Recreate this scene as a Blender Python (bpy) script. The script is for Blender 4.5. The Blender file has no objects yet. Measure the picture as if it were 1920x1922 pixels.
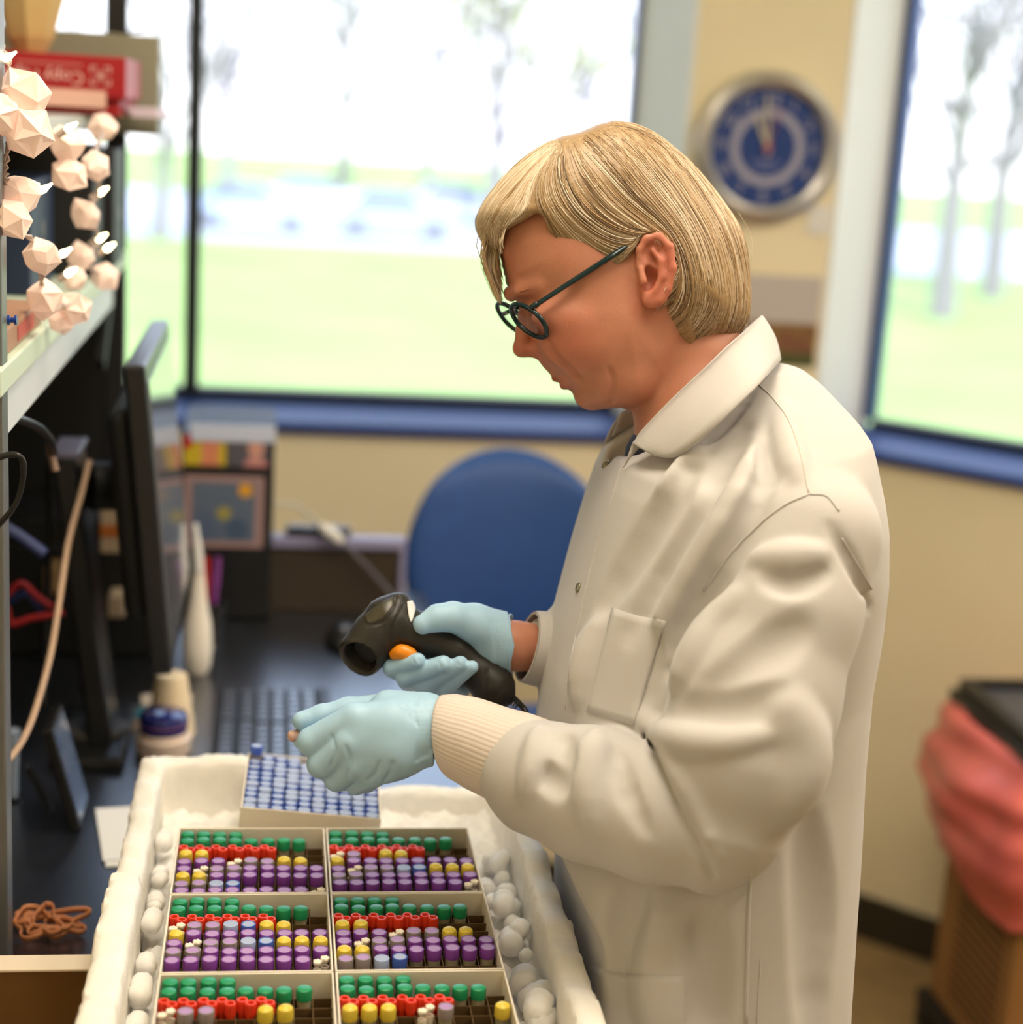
import bpy, bmesh, math, random
import numpy as np
from mathutils import Vector, Matrix
from mathutils.bvhtree import BVHTree

random.seed(7)
rng = np.random.default_rng(7)
PI = math.pi
scene = bpy.context.scene
COL = scene.collection

# ------------------------------------------------------------------ camera
FPX = 3150.0                       # focal length in pixels of the 1920x1922 frame
CAM_H = 1.72
PITCH, YAW, ROLL = math.radians(13.2), math.radians(8.5), math.radians(3.5)
_fw = np.array([math.sin(YAW)*math.cos(PITCH), math.cos(YAW)*math.cos(PITCH), -math.sin(PITCH)])
_r0 = np.array([math.cos(YAW), -math.sin(YAW), 0.0])
_u0 = np.cross(_r0, _fw)
_rt = math.cos(ROLL)*_r0 + math.sin(ROLL)*_u0
_up = -math.sin(ROLL)*_r0 + math.cos(ROLL)*_u0
CAM = np.array([0.0, 0.0, CAM_H])
cam_data = bpy.data.cameras.new('camera')
cam = bpy.data.objects.new('camera', cam_data)
COL.objects.link(cam)
cam.matrix_world = Matrix(((_rt[0], _up[0], -_fw[0], CAM[0]), (_rt[1], _up[1], -_fw[1], CAM[1]),
                           (_rt[2], _up[2], -_fw[2], CAM[2]), (0, 0, 0, 1)))
cam_data.sensor_fit = 'HORIZONTAL'
cam_data.sensor_width = 36.0
cam_data.lens = FPX*36.0/1920.0
cam_data.clip_end = 400
cam_data.dof.use_dof = True
cam_data.dof.focus_distance = 1.40
cam_data.dof.aperture_fstop = 2.9
scene.camera = cam

# ------------------------------------------------------------------ world, sun, exposure
world = bpy.data.worlds.new('sky')
scene.world = world
world.use_nodes = True
wn = world.node_tree
bg = wn.nodes['Background']
sky_tc = wn.nodes.new('ShaderNodeTexCoord')
sky_sep = wn.nodes.new('ShaderNodeSeparateXYZ')
sky_ramp = wn.nodes.new('ShaderNodeValToRGB')
wn.links.new(sky_tc.outputs['Generated'], sky_sep.inputs[0])
wn.links.new(sky_sep.outputs['Z'], sky_ramp.inputs[0])
wn.links.new(sky_ramp.outputs[0], bg.inputs['Color'])
sky_ramp.color_ramp.elements[0].color = (0.95, 0.97, 1.0, 1)
sky_ramp.color_ramp.elements[1].color = (0.40, 0.60, 1.0, 1)
_e = sky_ramp.color_ramp.elements.new(0.32); _e.color = (0.58, 0.74, 1.0, 1)
bg.inputs['Strength'].default_value = 3.0
sun_d = bpy.data.lights.new('sun', 'SUN')
sun_d.energy = 5.0
sun_d.angle = math.radians(1.0)
sun_d.color = (1.0, 0.96, 0.88)
sun = bpy.data.objects.new('sun', sun_d)
COL.objects.link(sun)
sun.rotation_euler = (math.radians(42), 0, math.radians(8))      # shines away from the camera, over the roof
scene.view_settings.view_transform = 'Standard'
scene.view_settings.look = 'None'
scene.view_settings.exposure = 0.0
scene.view_settings.gamma = 1.0
scene.view_settings.use_curve_mapping = False
CEIL_POWER = 1.0
LAMPS = [(0.2, 1.25, 18), (1.3, 0.95, 12), (0.9, -1.5, 5), (2.2, 1.8, 16)]

# ------------------------------------------------------------------ picking points in the place
def ray(px, py):
    return _fw + _rt*(px-960.0)/FPX - _up*(py-961.0)/FPX
def atX(px, py, X):
    d = ray(px, py); return CAM + d*(X/d[0])
def atY(px, py, Y):
    d = ray(px, py); return CAM + d*(Y/d[1])
def atZ(px, py, z):
    d = ray(px, py); return CAM + d*((z-CAM_H)/d[2])
def atD(px, py, D):
    return CAM + ray(px, py)*D

# ------------------------------------------------------------------ objects
WLOC = {}
def wloc(o):
    return WLOC.get(o.name, np.zeros(3))
def tag(o, label=None, cat=None, group=None, kind=None):
    if label: o['label'] = label
    if cat: o['category'] = cat
    if group: o['group'] = group
    if kind: o['kind'] = kind
    return o
def thing(name, label, cat, loc=(0, 0, 0), group=None):
    o = bpy.data.objects.new(name, None)
    COL.objects.link(o)
    o.location = loc
    o.empty_display_size = 0.02
    WLOC[o.name] = np.array(loc, float)
    return tag(o, label, cat, group)
def mesh_of(name, V, F, mat, smooth=False):
    me = bpy.data.meshes.new(name)
    V = np.asarray(V, float)
    if isinstance(F, np.ndarray) and F.ndim == 2:
        n, k = F.shape
        me.vertices.add(len(V)); me.vertices.foreach_set('co', V.astype(np.float32).ravel())
        me.loops.add(n*k); me.loops.foreach_set('vertex_index', F.astype(np.int32).ravel())
        me.polygons.add(n)
        me.polygons.foreach_set('loop_start', np.arange(0, n*k, k, dtype=np.int32))
        me.update(calc_edges=True)
        me.validate()
    else:
        me.from_pydata([tuple(v) for v in V], [], [tuple(int(i) for i in f) for f in F])
        me.update()
    if mat: me.materials.append(mat)
    if smooth is True:
        me.polygons.foreach_set('use_smooth', [True]*len(me.polygons))
    elif smooth:
        me.polygons.foreach_set('use_smooth', [True]*len(me.polygons))
        me.set_sharp_from_angle(angle=math.radians(smooth))
    return me
def mk(name, V, F, mat, parent=None, smooth=False):
    """one mesh object from world-space vertices"""
    V = np.asarray(V, float)
    if parent is not None:
        L = wloc(parent)
    else:
        lo, hi = V.min(0), V.max(0)
        L = np.array([(lo[0]+hi[0])/2, (lo[1]+hi[1])/2, lo[2]])
    o = bpy.data.objects.new(name, mesh_of(name, V-L, F, mat, smooth))
    COL.objects.link(o)
    if parent is not None:
        o.parent = parent
        WLOC[o.name] = L
    else:
        o.location = L
        WLOC[o.name] = L
    return o
def copy_tree(root, loc):
    c = root.copy(); COL.objects.link(c); c.location = loc
    WLOC[c.name] = np.array(loc, float)
    for ch in root.children:
        k = ch.copy(); COL.objects.link(k); k.parent = c
        for g in ch.children:
            q = g.copy(); COL.objects.link(q); q.parent = k
    return c

# ------------------------------------------------------------------ shapes: each returns (V, F)
def join(*shapes):
    V, F, n = [], [], 0
    for v, f in shapes:
        v = np.asarray(v, float)
        V.append(v); F += [[i+n for i in q] for q in f]; n += len(v)
    return np.concatenate(V), F
def xf(shape, M):
    V, F = shape
    V = np.asarray(V, float)
    M = np.array(M)
    return V@M[:3, :3].T + M[:3, 3], F
def mv(shape, d):
    return np.asarray(shape[0], float)+np.asarray(d, float), shape[1]
def bmshape(bm):
    bm.verts.ensure_lookup_table()
    V = np.array([v.co[:] for v in bm.verts]); F = [[v.index for v in f.verts] for f in bm.faces]
    bm.free()
    return V, F
def box(lo, hi, bev=0.0, seg=2):
    lo, hi = np.array(lo, float), np.array(hi, float)
    bm = bmesh.new()
    bmesh.ops.create_cube(bm, size=1.0)
    for v in bm.verts:
        v.co = Vector(tuple((lo+hi)/2 + np.array(v.co[:])*(hi-lo)))
    if bev > 0:
        bmesh.ops.bevel(bm, geom=bm.edges[:], offset=bev, segments=seg, affect='EDGES', profile=0.5)
    bm.verts.index_update()
    return bmshape(bm)
def obox(c, ax, ay, az, half, bev=0.0, seg=2):
    """oriented box: centre, three unit axes, half sizes"""
    V, F = box(-np.array(half, float), np.array(half, float), bev, seg)
    A = np.stack([np.asarray(ax, float), np.asarray(ay, float), np.asarray(az, float)])
    return V@A + np.asarray(c, float), F
def lathe(prof, n=24, cap=True):
    """prof: list of (r, z), about z"""
    V, F = [], []
    for r, z in prof:
        for k in range(n):
            a = 2*PI*k/n
            V.append((r*math.cos(a), r*math.sin(a), z))
    for i in range(len(prof)-1):
        for k in range(n):
            k2 = (k+1) % n
            F.append([i*n+k, i*n+k2, (i+1)*n+k2, (i+1)*n+k])
    if cap:
        F.append([k for k in range(n)][::-1])
        F.append([(len(prof)-1)*n+k for k in range(n)])
    return np.array(V), F
def frame_to(d):
    """matrix whose z axis points along d"""
    return Vector(tuple(d)).to_track_quat('Z', 'Y').to_matrix().to_4x4()
def rod(a, b, ra, rb=None, n=16):
    a, b = np.asarray(a, float), np.asarray(b, float)
    rb = ra if rb is None else rb
    L = np.linalg.norm(b-a)
    V, F = lathe([(ra, 0), (rb, L)], n)
    M = np.array(frame_to(b-a)); M[:3, 3] = a
    return xf((V, F), M)
def smooth_path(P, n=8):
    P = [np.asarray(p, float) for p in P]
    Q = [2*P[0]-P[1]]+P+[2*P[-1]-P[-2]]
    out = []
    for i in range(1, len(Q)-2):
        for k in range(n):
            t = k/n
            p0, p1, p2, p3 = Q[i-1], Q[i], Q[i+1], Q[i+2]
            out.append(0.5*((2*p1)+(-p0+p2)*t+(2*p0-5*p1+4*p2-p3)*t*t+(-p0+3*p1-3*p2+p3)*t**3))
    out.append(P[-1])
    return np.array(out)
def tube(P, r, n=8, sub=8, cap=True, flat=1.0):
    P = smooth_path(P, sub) if sub else np.array([np.asarray(p, float) for p in P])
    R = np.full(len(P), r) if np.isscalar(r) else np.interp(np.linspace(0, 1, len(P)), np.linspace(0, 1, len(r)), r)
    V, F = [], []
    T = np.gradient(P, axis=0)
    T /= np.linalg.norm(T, axis=1)[:, None]+1e-12
    up = np.array([0, 0, 1.0])
    if abs(T[0]@up) > 0.9: up = np.array([1.0, 0, 0])
    u = np.cross(T[0], up); u /= np.linalg.norm(u)
    for i in range(len(P)):
        u = u-T[i]*(u@T[i]); u /= np.linalg.norm(u)
        w = np.cross(T[i], u)
        for k in range(n):
            a = 2*PI*k/n
            V.append(P[i]+R[i]*(math.cos(a)*u+math.sin(a)*w*flat))
    for i in range(len(P)-1):
        for k in range(n):
            k2 = (k+1) % n
            F.append([i*n+k, i*n+k2, (i+1)*n+k2, (i+1)*n+k])
    if cap:
        F.append([k for k in range(n)][::-1]); F.append([(len(P)-1)*n+k for k in range(n)])
    return np.array(V), F
def prism(poly, z0, z1):
    """poly [(x, y)] counter-clockwise, extruded in z"""
    n = len(poly)
    V = [(x, y, z0) for x, y in poly]+[(x, y, z1) for x, y in poly]
    F = [list(range(n))[::-1], list(range(n, 2*n))]
    for k in range(n):
        k2 = (k+1) % n
        F.append([k, k2, n+k2, n+k])
    return np.array(V, float), F
def ico(r, sub=2):
    bm = bmesh.new()
    bmesh.ops.create_icosphere(bm, subdivisions=sub, radius=r)
    bm.verts.index_update()
    return bmshape(bm)
def gridmesh(G):
    """G: (n, m, 3) sheet of points"""
    n, m = G.shape[:2]
    F = [[i*m+j, i*m+j+1, (i+1)*m+j+1, (i+1)*m+j] for i in range(n-1) for j in range(m-1)]
    return G.reshape(-1, 3), F
def thick(shape, t):
    """give a sheet thickness t along its normals"""
    V, F = shape
    bm = bmesh.new()
    vs = [bm.verts.new(tuple(v)) for v in V]
    for f in F: bm.faces.new([vs[i] for i in f])
    bm.normal_update()
    bmesh.ops.solidify(bm, geom=bm.faces[:], thickness=t)
    bm.verts.index_update()
    return bmshape(bm)

# ------------------------------------------------------------------ materials
MATS = {}
def mat(name, col, rough=0.6, metal=0.0, var=0.0, vscale=20.0, bump=0.0, bscale=80.0, trans=0.0, emit=None,
        estr=0.0, sss=0.0, spec=0.5, alpha=1.0, coat=0.0, ior=1.45, sheen=0.0, coatr=0.03, col2=None, stretch=None, detail=3.0, sssr=(1, 0.35, 0.2)):
    if name in MATS: return MATS[name]
    m = bpy.data.materials.new(name); m.use_nodes = True
    nt = m.node_tree; b = nt.nodes['Principled BSDF']
    b.inputs['Base Color'].default_value = (*col, 1)
    b.inputs['Roughness'].default_value = rough
    b.inputs['Metallic'].default_value = metal
    b.inputs['Specular IOR Level'].default_value = spec
    b.inputs['IOR'].default_value = ior
    b.inputs['Transmission Weight'].default_value = trans
    b.inputs['Coat Weight'].default_value = coat
    b.inputs['Coat Roughness'].default_value = coatr
    b.inputs['Sheen Weight'].default_value = sheen
    b.inputs['Alpha'].default_value = alpha
    if sss:
        b.inputs['Subsurface Weight'].default_value = sss
        b.inputs['Subsurface Radius'].default_value = sssr
        b.inputs['Subsurface Scale'].default_value = 0.008
    if emit:
        b.inputs['Emission Color'].default_value = (*emit, 1)
        b.inputs['Emission Strength'].default_value = estr
    if var or bump or col2:
        tc = nt.nodes.new('ShaderNodeTexCoord')
        src = tc.outputs['Object']
        if stretch:
            mp = nt.nodes.new('ShaderNodeMapping'); mp.inputs['Scale'].default_value = stretch
            nt.links.new(src, mp.inputs[0]); src = mp.outputs[0]
        if var or col2:
            nz = nt.nodes.new('ShaderNodeTexNoise'); nz.inputs['Scale'].default_value = vscale
            nz.inputs['Detail'].default_value = detail
            rp = nt.nodes.new('ShaderNodeValToRGB')
            c2 = col2 if col2 else tuple(min(1, c*(1+var)) for c in col)
            c1 = col if col2 else tuple(c*(1-var) for c in col)
            rp.color_ramp.elements[0].position = 0.3; rp.color_ramp.elements[1].position = 0.7
            rp.color_ramp.elements[0].color = (*c1, 1); rp.color_ramp.elements[1].color = (*c2, 1)
            nt.links.new(src, nz.inputs['Vector'])
            nt.links.new(nz.outputs['Fac'], rp.inputs[0]); nt.links.new(rp.outputs[0], b.inputs['Base Color'])
        if bump:
            n2 = nt.nodes.new('ShaderNodeTexNoise'); n2.inputs['Scale'].default_value = bscale
            n2.inputs['Detail'].default_value = 4
            bp = nt.nodes.new('ShaderNodeBump'); bp.inputs['Strength'].default_value = bump
            bp.inputs['Distance'].default_value = 0.002
            nt.links.new(src, n2.inputs['Vector'])
            nt.links.new(n2.outputs['Fac'], bp.inputs['Height']); nt.links.new(bp.outputs[0], b.inputs['Normal'])
    MATS[name] = m
    return m
def srgb(r, g, b):
    return tuple(((c/255.0)/12.92 if c/255.0 < 0.04045 else ((c/255.0+0.055)/1.055)**2.4) for c in (r, g, b))

M_wall = mat('beige wall paint', srgb(243, 231, 198), 0.75, var=0.03, vscale=3, bump=0.05, bscale=300)
M_white = mat('white painted trim', (0.88, 0.89, 0.90), 0.45, var=0.02, vscale=4)
M_ceil = mat('ceiling tile', (0.8, 0.78, 0.74), 0.9, var=0.04, vscale=40)
M_floor = mat('floor vinyl', srgb(150, 125, 88), 0.45, var=0.12, vscale=14)
M_base = mat('dark baseboard', srgb(52, 46, 34), 0.5)
M_black = mat('black plastic', (0.012, 0.012, 0.013), 0.35)
M_blackm = mat('black matte plastic', (0.01, 0.01, 0.011), 0.55)
M_alu = mat('sky-tinted aluminium', srgb(70, 90, 140), 0.35, metal=0.6)  # blue in the base colour stands in for reflected sky
M_mull = mat('dark mullion', (0.012, 0.016, 0.02), 0.5)
M_paper = mat('white paper', (0.8, 0.79, 0.77), 0.7)
M_grey = mat('grey steel', srgb(120, 118, 122), 0.4, metal=0.4)
M_clear = mat('clear plastic', (0.85, 0.85, 0.83), 0.15, trans=0.8, ior=1.3)

# ================================================================== the room
WY = 3.44                       # back wall
SILL = 1.085; HEAD = 2.5; CEIL = 2.75
CX = 1.155                      # corner with the slanted wall
LWX = -0.75
S2 = math.sqrt(0.5)
T45 = np.array([S2, -S2, 0]); N45 = np.array([S2, S2, 0]); UZ = np.array([0, 0, 1.0])
CORN = np.array([CX, WY, 0])
def struct(name, shape, m, parent=None, smooth=False):
    o = mk(name, shape[0], shape[1], m, parent, smooth)
    if parent is None: o['kind'] = 'structure'
    return o
def wbox45(s0, s1, n0, n1, z0, z1, bev=0):
    c = CORN+T45*(s0+s1)/2+N45*(n0+n1)/2+UZ*(z0+z1)/2
    return obox(c, T45, N45, UZ, ((s1-s0)/2, (n1-n0)/2, (z1-z0)/2), bev)
struct('floor', box((LWX-0.1, -2.6, -0.08), (3.5, WY+0.02, 0)), M_floor)
struct('ceiling', box((LWX-0.5, -3.0, CEIL), (3.8, WY+0.5, CEIL+0.15)), M_ceil)
TH = 0.12
DP = 0.25                        # depth of the window reveals
gB = WY+DP
struct('wall_back', join(box((LWX, WY, 0), (CX, WY+TH, SILL-.02)), box((LWX, WY, HEAD), (CX, WY+TH, CEIL)),
                         prism([(0.834, WY), (CX, WY), (CX+DP*S2, WY+DP*S2), (CX+DP*S2, WY+DP), (0.769, WY+DP)], SILL-.02, HEAD), box((LWX, WY, SILL-.02), (-0.74, WY+TH, HEAD))), M_wall)
struct('wall_slanted', join(wbox45(0, 3.0, 0, TH, 0, SILL-.02), wbox45(0, 3.0, 0, TH, HEAD, CEIL), wbox45(1.65, 3.0, 0, TH, SILL-.02, HEAD)), M_wall)
e45 = CORN+T45*3.0
struct('wall_right', box((e45[0], -2.6, 0), (e45[0]+TH, e45[1]+0.05, CEIL)), M_wall)
struct('wall_left', box((LWX-TH, -2.6, 0), (LWX, WY+DP+.05, CEIL)), M_wall)
struct('wall_front', box((LWX-TH, -2.6-TH, 0), (e45[0]+TH, -2.6, CEIL)), M_wall)
struct('baseboard_slanted', wbox45(0, 3.0, -0.012, 0, 0, 0.10, 0.003), M_base)
struct('baseboard_back', box((LWX, WY-0.012, 0), (CX-0.02, WY, 0.10), 0.003), M_base)
# window_1: wide window in the back wall
M_glass = bpy.data.materials.new('window glass'); M_glass.use_nodes = True
def thinglass(m, fac, tint=(1, 1, 1)):
    nt = m.node_tree; nt.nodes.clear()
    o = nt.nodes.new('ShaderNodeOutputMaterial'); t = nt.nodes.new('ShaderNodeBsdfTransparent'); t.inputs[0].default_value = (*tint, 1)
    gq = nt.nodes.new('ShaderNodeBsdfGlossy'); gq.inputs['Roughness'].default_value = 0.02
    fr = nt.nodes.new('ShaderNodeFresnel'); fr.inputs[0].default_value = fac
    mx = nt.nodes.new('ShaderNodeMixShader')
    nt.links.new(fr.outputs[0], mx.inputs[0]); nt.links.new(t.outputs[0], mx.inputs[1]); nt.links.new(gq.outputs[0], mx.inputs[2]); nt.links.new(mx.outputs[0], o.inputs[0])
thinglass(M_glass, 1.3)
w1 = bpy.data.objects.new('window_1', None); COL.objects.link(w1); w1['kind'] = 'structure'
w1['label'] = 'wide window with dark mullion behind the bench'; w1.location = (0, WY, SILL); WLOC[w1.name] = np.array([0, WY, SILL])
def wpart(name, shape, m, par, smooth=False): return mk(name, shape[0], shape[1], m, par, smooth)
M_sill = mat('sky-tinted sill laminate', srgb(46, 70, 138), 0.5, spec=.3)  # laminate's blue has the sky reflection put into it
wpart('window_sill', box((-0.74, WY-0.02, SILL-0.022), (0.815, gB+.03, SILL), 0.004), M_sill, w1)
wpart('glazing_bead', box((-0.74, gB-.02, SILL), (0.768, gB+0.03, SILL+0.022), 0.003), M_mull, w1)
wpart('mullion', box((-0.188, gB-.03, SILL+0.02), (-0.157, gB+0.03, HEAD), 0.003), M_mull, w1)
wpart('window_stile', box((0.755, gB-.02, SILL+0.02), (0.770, gB+0.02, HEAD), 0.002), M_alu, w1)
jd = np.array([0.769-0.834, DP, 0]); jl = np.linalg.norm(jd); jd /= jl; jn = np.array([-jd[1], jd[0], 0])
wpart('reveal', obox(np.array([(0.834+.769)/2, WY+DP/2, (SILL+HEAD)/2])+jn*.004, jd, jn, UZ, (jl/2, .004, (HEAD-SILL)/2), .001), M_white, w1)
wpart('pane', box((-0.74, gB, SILL+0.02), (-0.188, gB+0.004, HEAD)), M_glass, w1)
wpart('pane', box((-0.157, gB, SILL+0.02), (0.757, gB+0.004, HEAD)), M_glass, w1)
w2 = bpy.data.objects.new('window_2', None); COL.objects.link(w2); w2['kind'] = 'structure'
w2['label'] = 'window in the slanted wall beside the clock'; w2.location = tuple(CORN+UZ*SILL); WLOC[w2.name] = CORN+UZ*SILL
wpart('reveal', wbox45(-.001, 0.007, 0.0, DP+.02, SILL, HEAD, 0.001), M_white, w2)
wpart('window_stile', wbox45(0.006, 0.030, DP-.02, DP+0.02, SILL+0.02, HEAD, 0.003), M_alu, w2)
wpart('window_sill', wbox45(0.004, 1.66, -0.02, DP+.03, SILL-0.022, SILL, 0.004), M_sill, w2)
wpart('glazing_bead', wbox45(0.03, 1.65, DP-.02, DP+.03, SILL, SILL+0.022, 0.003), M_mull, w2)
wpart('pane', wbox45(0.02, 1.65, DP, DP+.004, SILL+0.02, HEAD), M_glass, w2)

# ceiling light panels (two rows of recessed troffers)
M_diff = mat('light diffuser', (0.9, 0.88, 0.82), 0.6, emit=(1.0, 0.86, 0.66), estr=3.0)
def troffer(x, y, power, label):
    t = thing('ceiling_light', label, 'ceiling light', (x, y, CEIL-0.04), 'recessed ceiling lights')
    mk('frame', *join(box((x-0.31, y-0.61, CEIL-0.03), (x-0.29, y+0.61, CEIL)), box((x+0.29, y-0.61, CEIL-0.03), (x+0.31, y+0.61, CEIL)),
                      box((x-0.29, y-0.61, CEIL-0.03), (x+0.29, y-0.59, CEIL)), box((x-0.29, y+0.59, CEIL-0.03), (x+0.29, y+0.61, CEIL))), M_white, t)
    mk('diffuser', *box((x-0.29, y-0.59, CEIL-0.018), (x+0.29, y+0.59, CEIL-0.008)), M_diff, t)
    d = bpy.data.lights.new('ceiling_lamp', 'AREA'); d.shape = 'RECTANGLE'; d.size = 0.56; d.size_y = 1.16
    d.energy = power; d.color = (1.0, 0.87, 0.70)
    o = bpy.data.objects.new('lamp', d); COL.objects.link(o); o.parent = t; o.location = (0, 0, -0.005)
for k, (x, y, pw) in enumerate(LAMPS):
    troffer(x, y, pw*CEIL_POWER, ['recessed ceiling light panel above the bench', 'recessed ceiling light panel behind the person',
                                  'recessed ceiling light panel at the rear of the room', 'recessed ceiling light panel near the right wall'][k])

# ================================================================== outdoors
GZ = -2.5
M_grass = mat('lawn', (0.34, 0.45, 0.13), 0.9, var=0.12, vscale=0.25)
M_path = mat('pale asphalt', (0.52, 0.52, 0.54), 0.9, var=0.1, vscale=0.5)
gr = mk('lawn', *box((-70, WY+1.0, GZ-0.2), (110, 150, GZ)), M_grass); gr['kind'] = 'structure'
pt = mk('car_park', *box((-60, 54, GZ), (90, 80, GZ+0.02)), M_path); pt['kind'] = 'structure'
M_bark = mat('tree bark', (0.30, 0.27, 0.28), 0.9)
def tree(px, dist, h, crown, leaf, label, seed, dens=260):
    r = random.Random(seed)
    b = atY(px, 400, dist); b[2] = GZ
    t = thing('tree', label, 'tree', tuple(b), 'trees beyond the lawn')
    top = b+np.array([0, 0, h*0.6])
    sh = [tube([b, b+np.array([r.uniform(-.2, .2), 0, h*0.3]), top], [h*0.03, h*0.022, h*0.012], 7, 4)]
    tips = []
    for k in range(16):
        s = b+np.array([0, 0, h*(0.25+0.4*r.random())])
        a = r.uniform(0, 2*PI)
        e = s+np.array([math.cos(a)*crown*r.uniform(.5, 1), math.sin(a)*crown*r.uniform(.5, 1), h*r.uniform(.15, .38)])
        sh.append(tube([s, (s+e)/2+np.array([0, 0, -0.1*h*r.random()]), e], [h*0.011, h*0.006, h*0.002], 5, 3)); tips.append(e)
        for q in range(3):
            e2 = e+np.array([r.uniform(-1, 1), r.uniform(-1, 1), r.uniform(0, 1.2)])*crown*0.4
            s2 = s*0.4+e*0.6
            sh.append(tube([s2, (s2+e2)/2, e2], [h*0.005, h*0.003, h*0.0015], 4, 2)); tips.append(e2)
    mk('trunk', *join(*sh), M_bark, t)
    V, F = [], []
    for k in range(dens):
        c = np.array(r.choice(tips))+np.array([r.gauss(0, 1), r.gauss(0, 1), r.gauss(0, 1)])*crown*0.22
        u = np.array([r.gauss(0, 1), r.gauss(0, 1), r.gauss(0, 1)]); u /= np.linalg.norm(u)
        w = np.cross(u, [0.3, 0.5, 0.8]); w /= np.linalg.norm(w)
        sz = crown*r.uniform(.04, .09); n = len(V)
        V += [c-u*sz, c-w*sz*.5, c+u*sz, c+w*sz*.5]; F.append([n, n+1, n+2, n+3])
    f = mk('foliage', np.array(V), F, leaf, t); f['kind'] = 'stuff'
L_yel = mat('spring leaves', (0.52, 0.54, 0.20), 0.8); L_gre = mat('green leaves', (0.30, 0.37, 0.20), 0.8)
L_lil = mat('bare twig buds', (0.38, 0.34, 0.38), 0.8)
tree(930, 62, 13, 3.6, L_yel, 'yellow-green tree beyond the lawn, left of the wall clock', 1, 420)
tree(640, 92, 15, 3.8, L_gre, 'dull green tree beyond the lawn, middle of the wide window', 2, 360)
tree(430, 74, 10, 3.4, L_lil, 'bare twiggy tree beyond the lawn near the dark mullion', 3, 240)
tree(800, 84, 12, 4.2, L_lil, 'bare tree between the green and the yellow-green tree', 4, 220)
tree(1085, 70, 10, 3.2, L_lil, 'bare tree behind the hair of the person', 5, 220)
tree(300, 52, 9, 2.8, L_lil, 'bare tree left of the dark mullion', 6, 150)
tree(1790, 40, 12, 2.6, L_lil, 'tall bare tree in the right-hand window', 7, 160)
tree(1880, 46, 12, 3.0, L_lil, 'bare tree at the right edge of the right-hand window', 8, 160)
def car(px, dist, colr, label):
    b = atY(px, 430, dist); b[2] = GZ+0.02
    t = thing('parked_car', label, 'car', tuple(b), 'cars parked beyond the lawn')
    P = [(-2.1, .35), (2.1, .35), (2.15, .8), (1.9, 1.0), (1.1, 1.05), (-1.7, 1.05), (-2.1, .95)]
    C = [(-1.6, 1.04), (1.0, 1.04), (0.4, 1.52), (-1.1, 1.52)]
    def side(poly, y0, y1):
        V, F = prism(poly, y0, y1); return V[:, [0, 2, 1]], [q[::-1] for q in F]
    mk('body', *mv(side(P, -.85, .85), b), mat('car paint '+label, colr, 0.3), t)
    mk('cabin', *mv(side(C, -.75, .75), b), mat('car glass', (0.2, 0.23, 0.3), 0.15), t)
    for x in (-1.35, 1.35):
        for y in (-.8, .8):
            mk('wheel', *rod(b+np.array([x, y-.1, .33]), b+np.array([x, y+.1, .33]), .33, n=14), mat('lightened tyre', (.2, .2, .22), .8), t)  # tyre grey lightened to imitate the washed-out distance
car(470, 58, (0.5, 0.58, 0.75), 'pale blue car parked beyond the lawn, leftmost')
car(590, 66, (0.7, 0.7, 0.72), 'white car parked beyond the lawn, second from the mullion')
car(740, 58, (0.42, 0.48, 0.6), 'slate blue car parked beyond the lawn, third from the mullion')
car(860, 67, (0.62, 0.62, 0.66), 'silver car parked beyond the lawn, rightmost')

# ================================================================== bench
BZ = 0.915
M_bench = mat('black epoxy bench top', (0.010, 0.012, 0.018), 0.30, var=0.2, vscale=30, spec=1.0, coat=1.0, coatr=0.30)
M_cab = mat('bench cabinet grey', srgb(150, 148, 140), 0.5)
bench = thing('lab_bench', 'black-topped laboratory bench under the monitor and the foam box', 'bench', (-0.2, 1.4, 0))
mk('bench_top', *box((LWX+0.005, 0.35, BZ-0.035), (0.275, 2.78, BZ), 0.004), M_bench, bench)
for k in range(4):
    y0 = 0.37+k*0.48
    c = mk('cabinet_body', *box((LWX+0.01, y0, 0.1), (0.232, y0+0.47, BZ-0.036)), M_cab, bench)
    d = mk('cabinet_door', *box((0.2325, y0+0.01, 0.12), (0.25, y0+0.46, BZ-0.05), 0.003), M_cab, bench)
    mk('handle', *tube([(0.25, y0+0.16, 0.8), (0.268, y0+0.17, 0.8), (0.268, y0+0.3, 0.8), (0.25, y0+0.31, 0.8)], 0.005, 8, 4), M_grey, d)
mk('plinth', *box((LWX+0.01, 0.37, 0), (0.2, 2.28, 0.1)), M_blackm, bench)
mk('end_panel', *box((LWX+0.01, 2.74, 0), (0.0, 2.77, BZ-0.036)), M_cab, bench)

# low divider at the end of the bench
dv = thing('bench_divider', 'low dark divider panel with pale top rail at the bench end', 'divider', (0.11, 2.66, BZ))
mk('panel', *box((-0.005, 2.652, BZ), (0.216, 2.668, 1.022), 0.002), mat('dark brown panel', srgb(62, 52, 42), 0.5), dv)
mk('top_rail', *box((-0.008, 2.645, 1.022), (0.219, 2.675, 1.041), 0.004), mat('pale rail', srgb(150, 148, 185), 0.4), dv)
mk('post', *box((0.2165, 2.648, BZ), (0.226, 2.672, 1.041), 0.002), mat('pale rail', (1, 1, 1)), dv)
pw = thing('power_strip', 'black power strip lying on the divider rail', 'power strip', (0.08, 2.66, 1.041))
mk('body', *box((0.03, 2.648, 1.041), (0.135, 2.672, 1.056), 0.003), M_black, pw)
for x in (0.05, 0.08, 0.11):
    mk('socket', *rod((x, 2.66, 1.0555), (x, 2.66, 1.0575), 0.009, n=12), M_grey, pw)
cb = thing('grey_cable', 'grey cable with white plug drooping over the divider', 'cable', (0.12, 2.63, 1.05))
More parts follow.
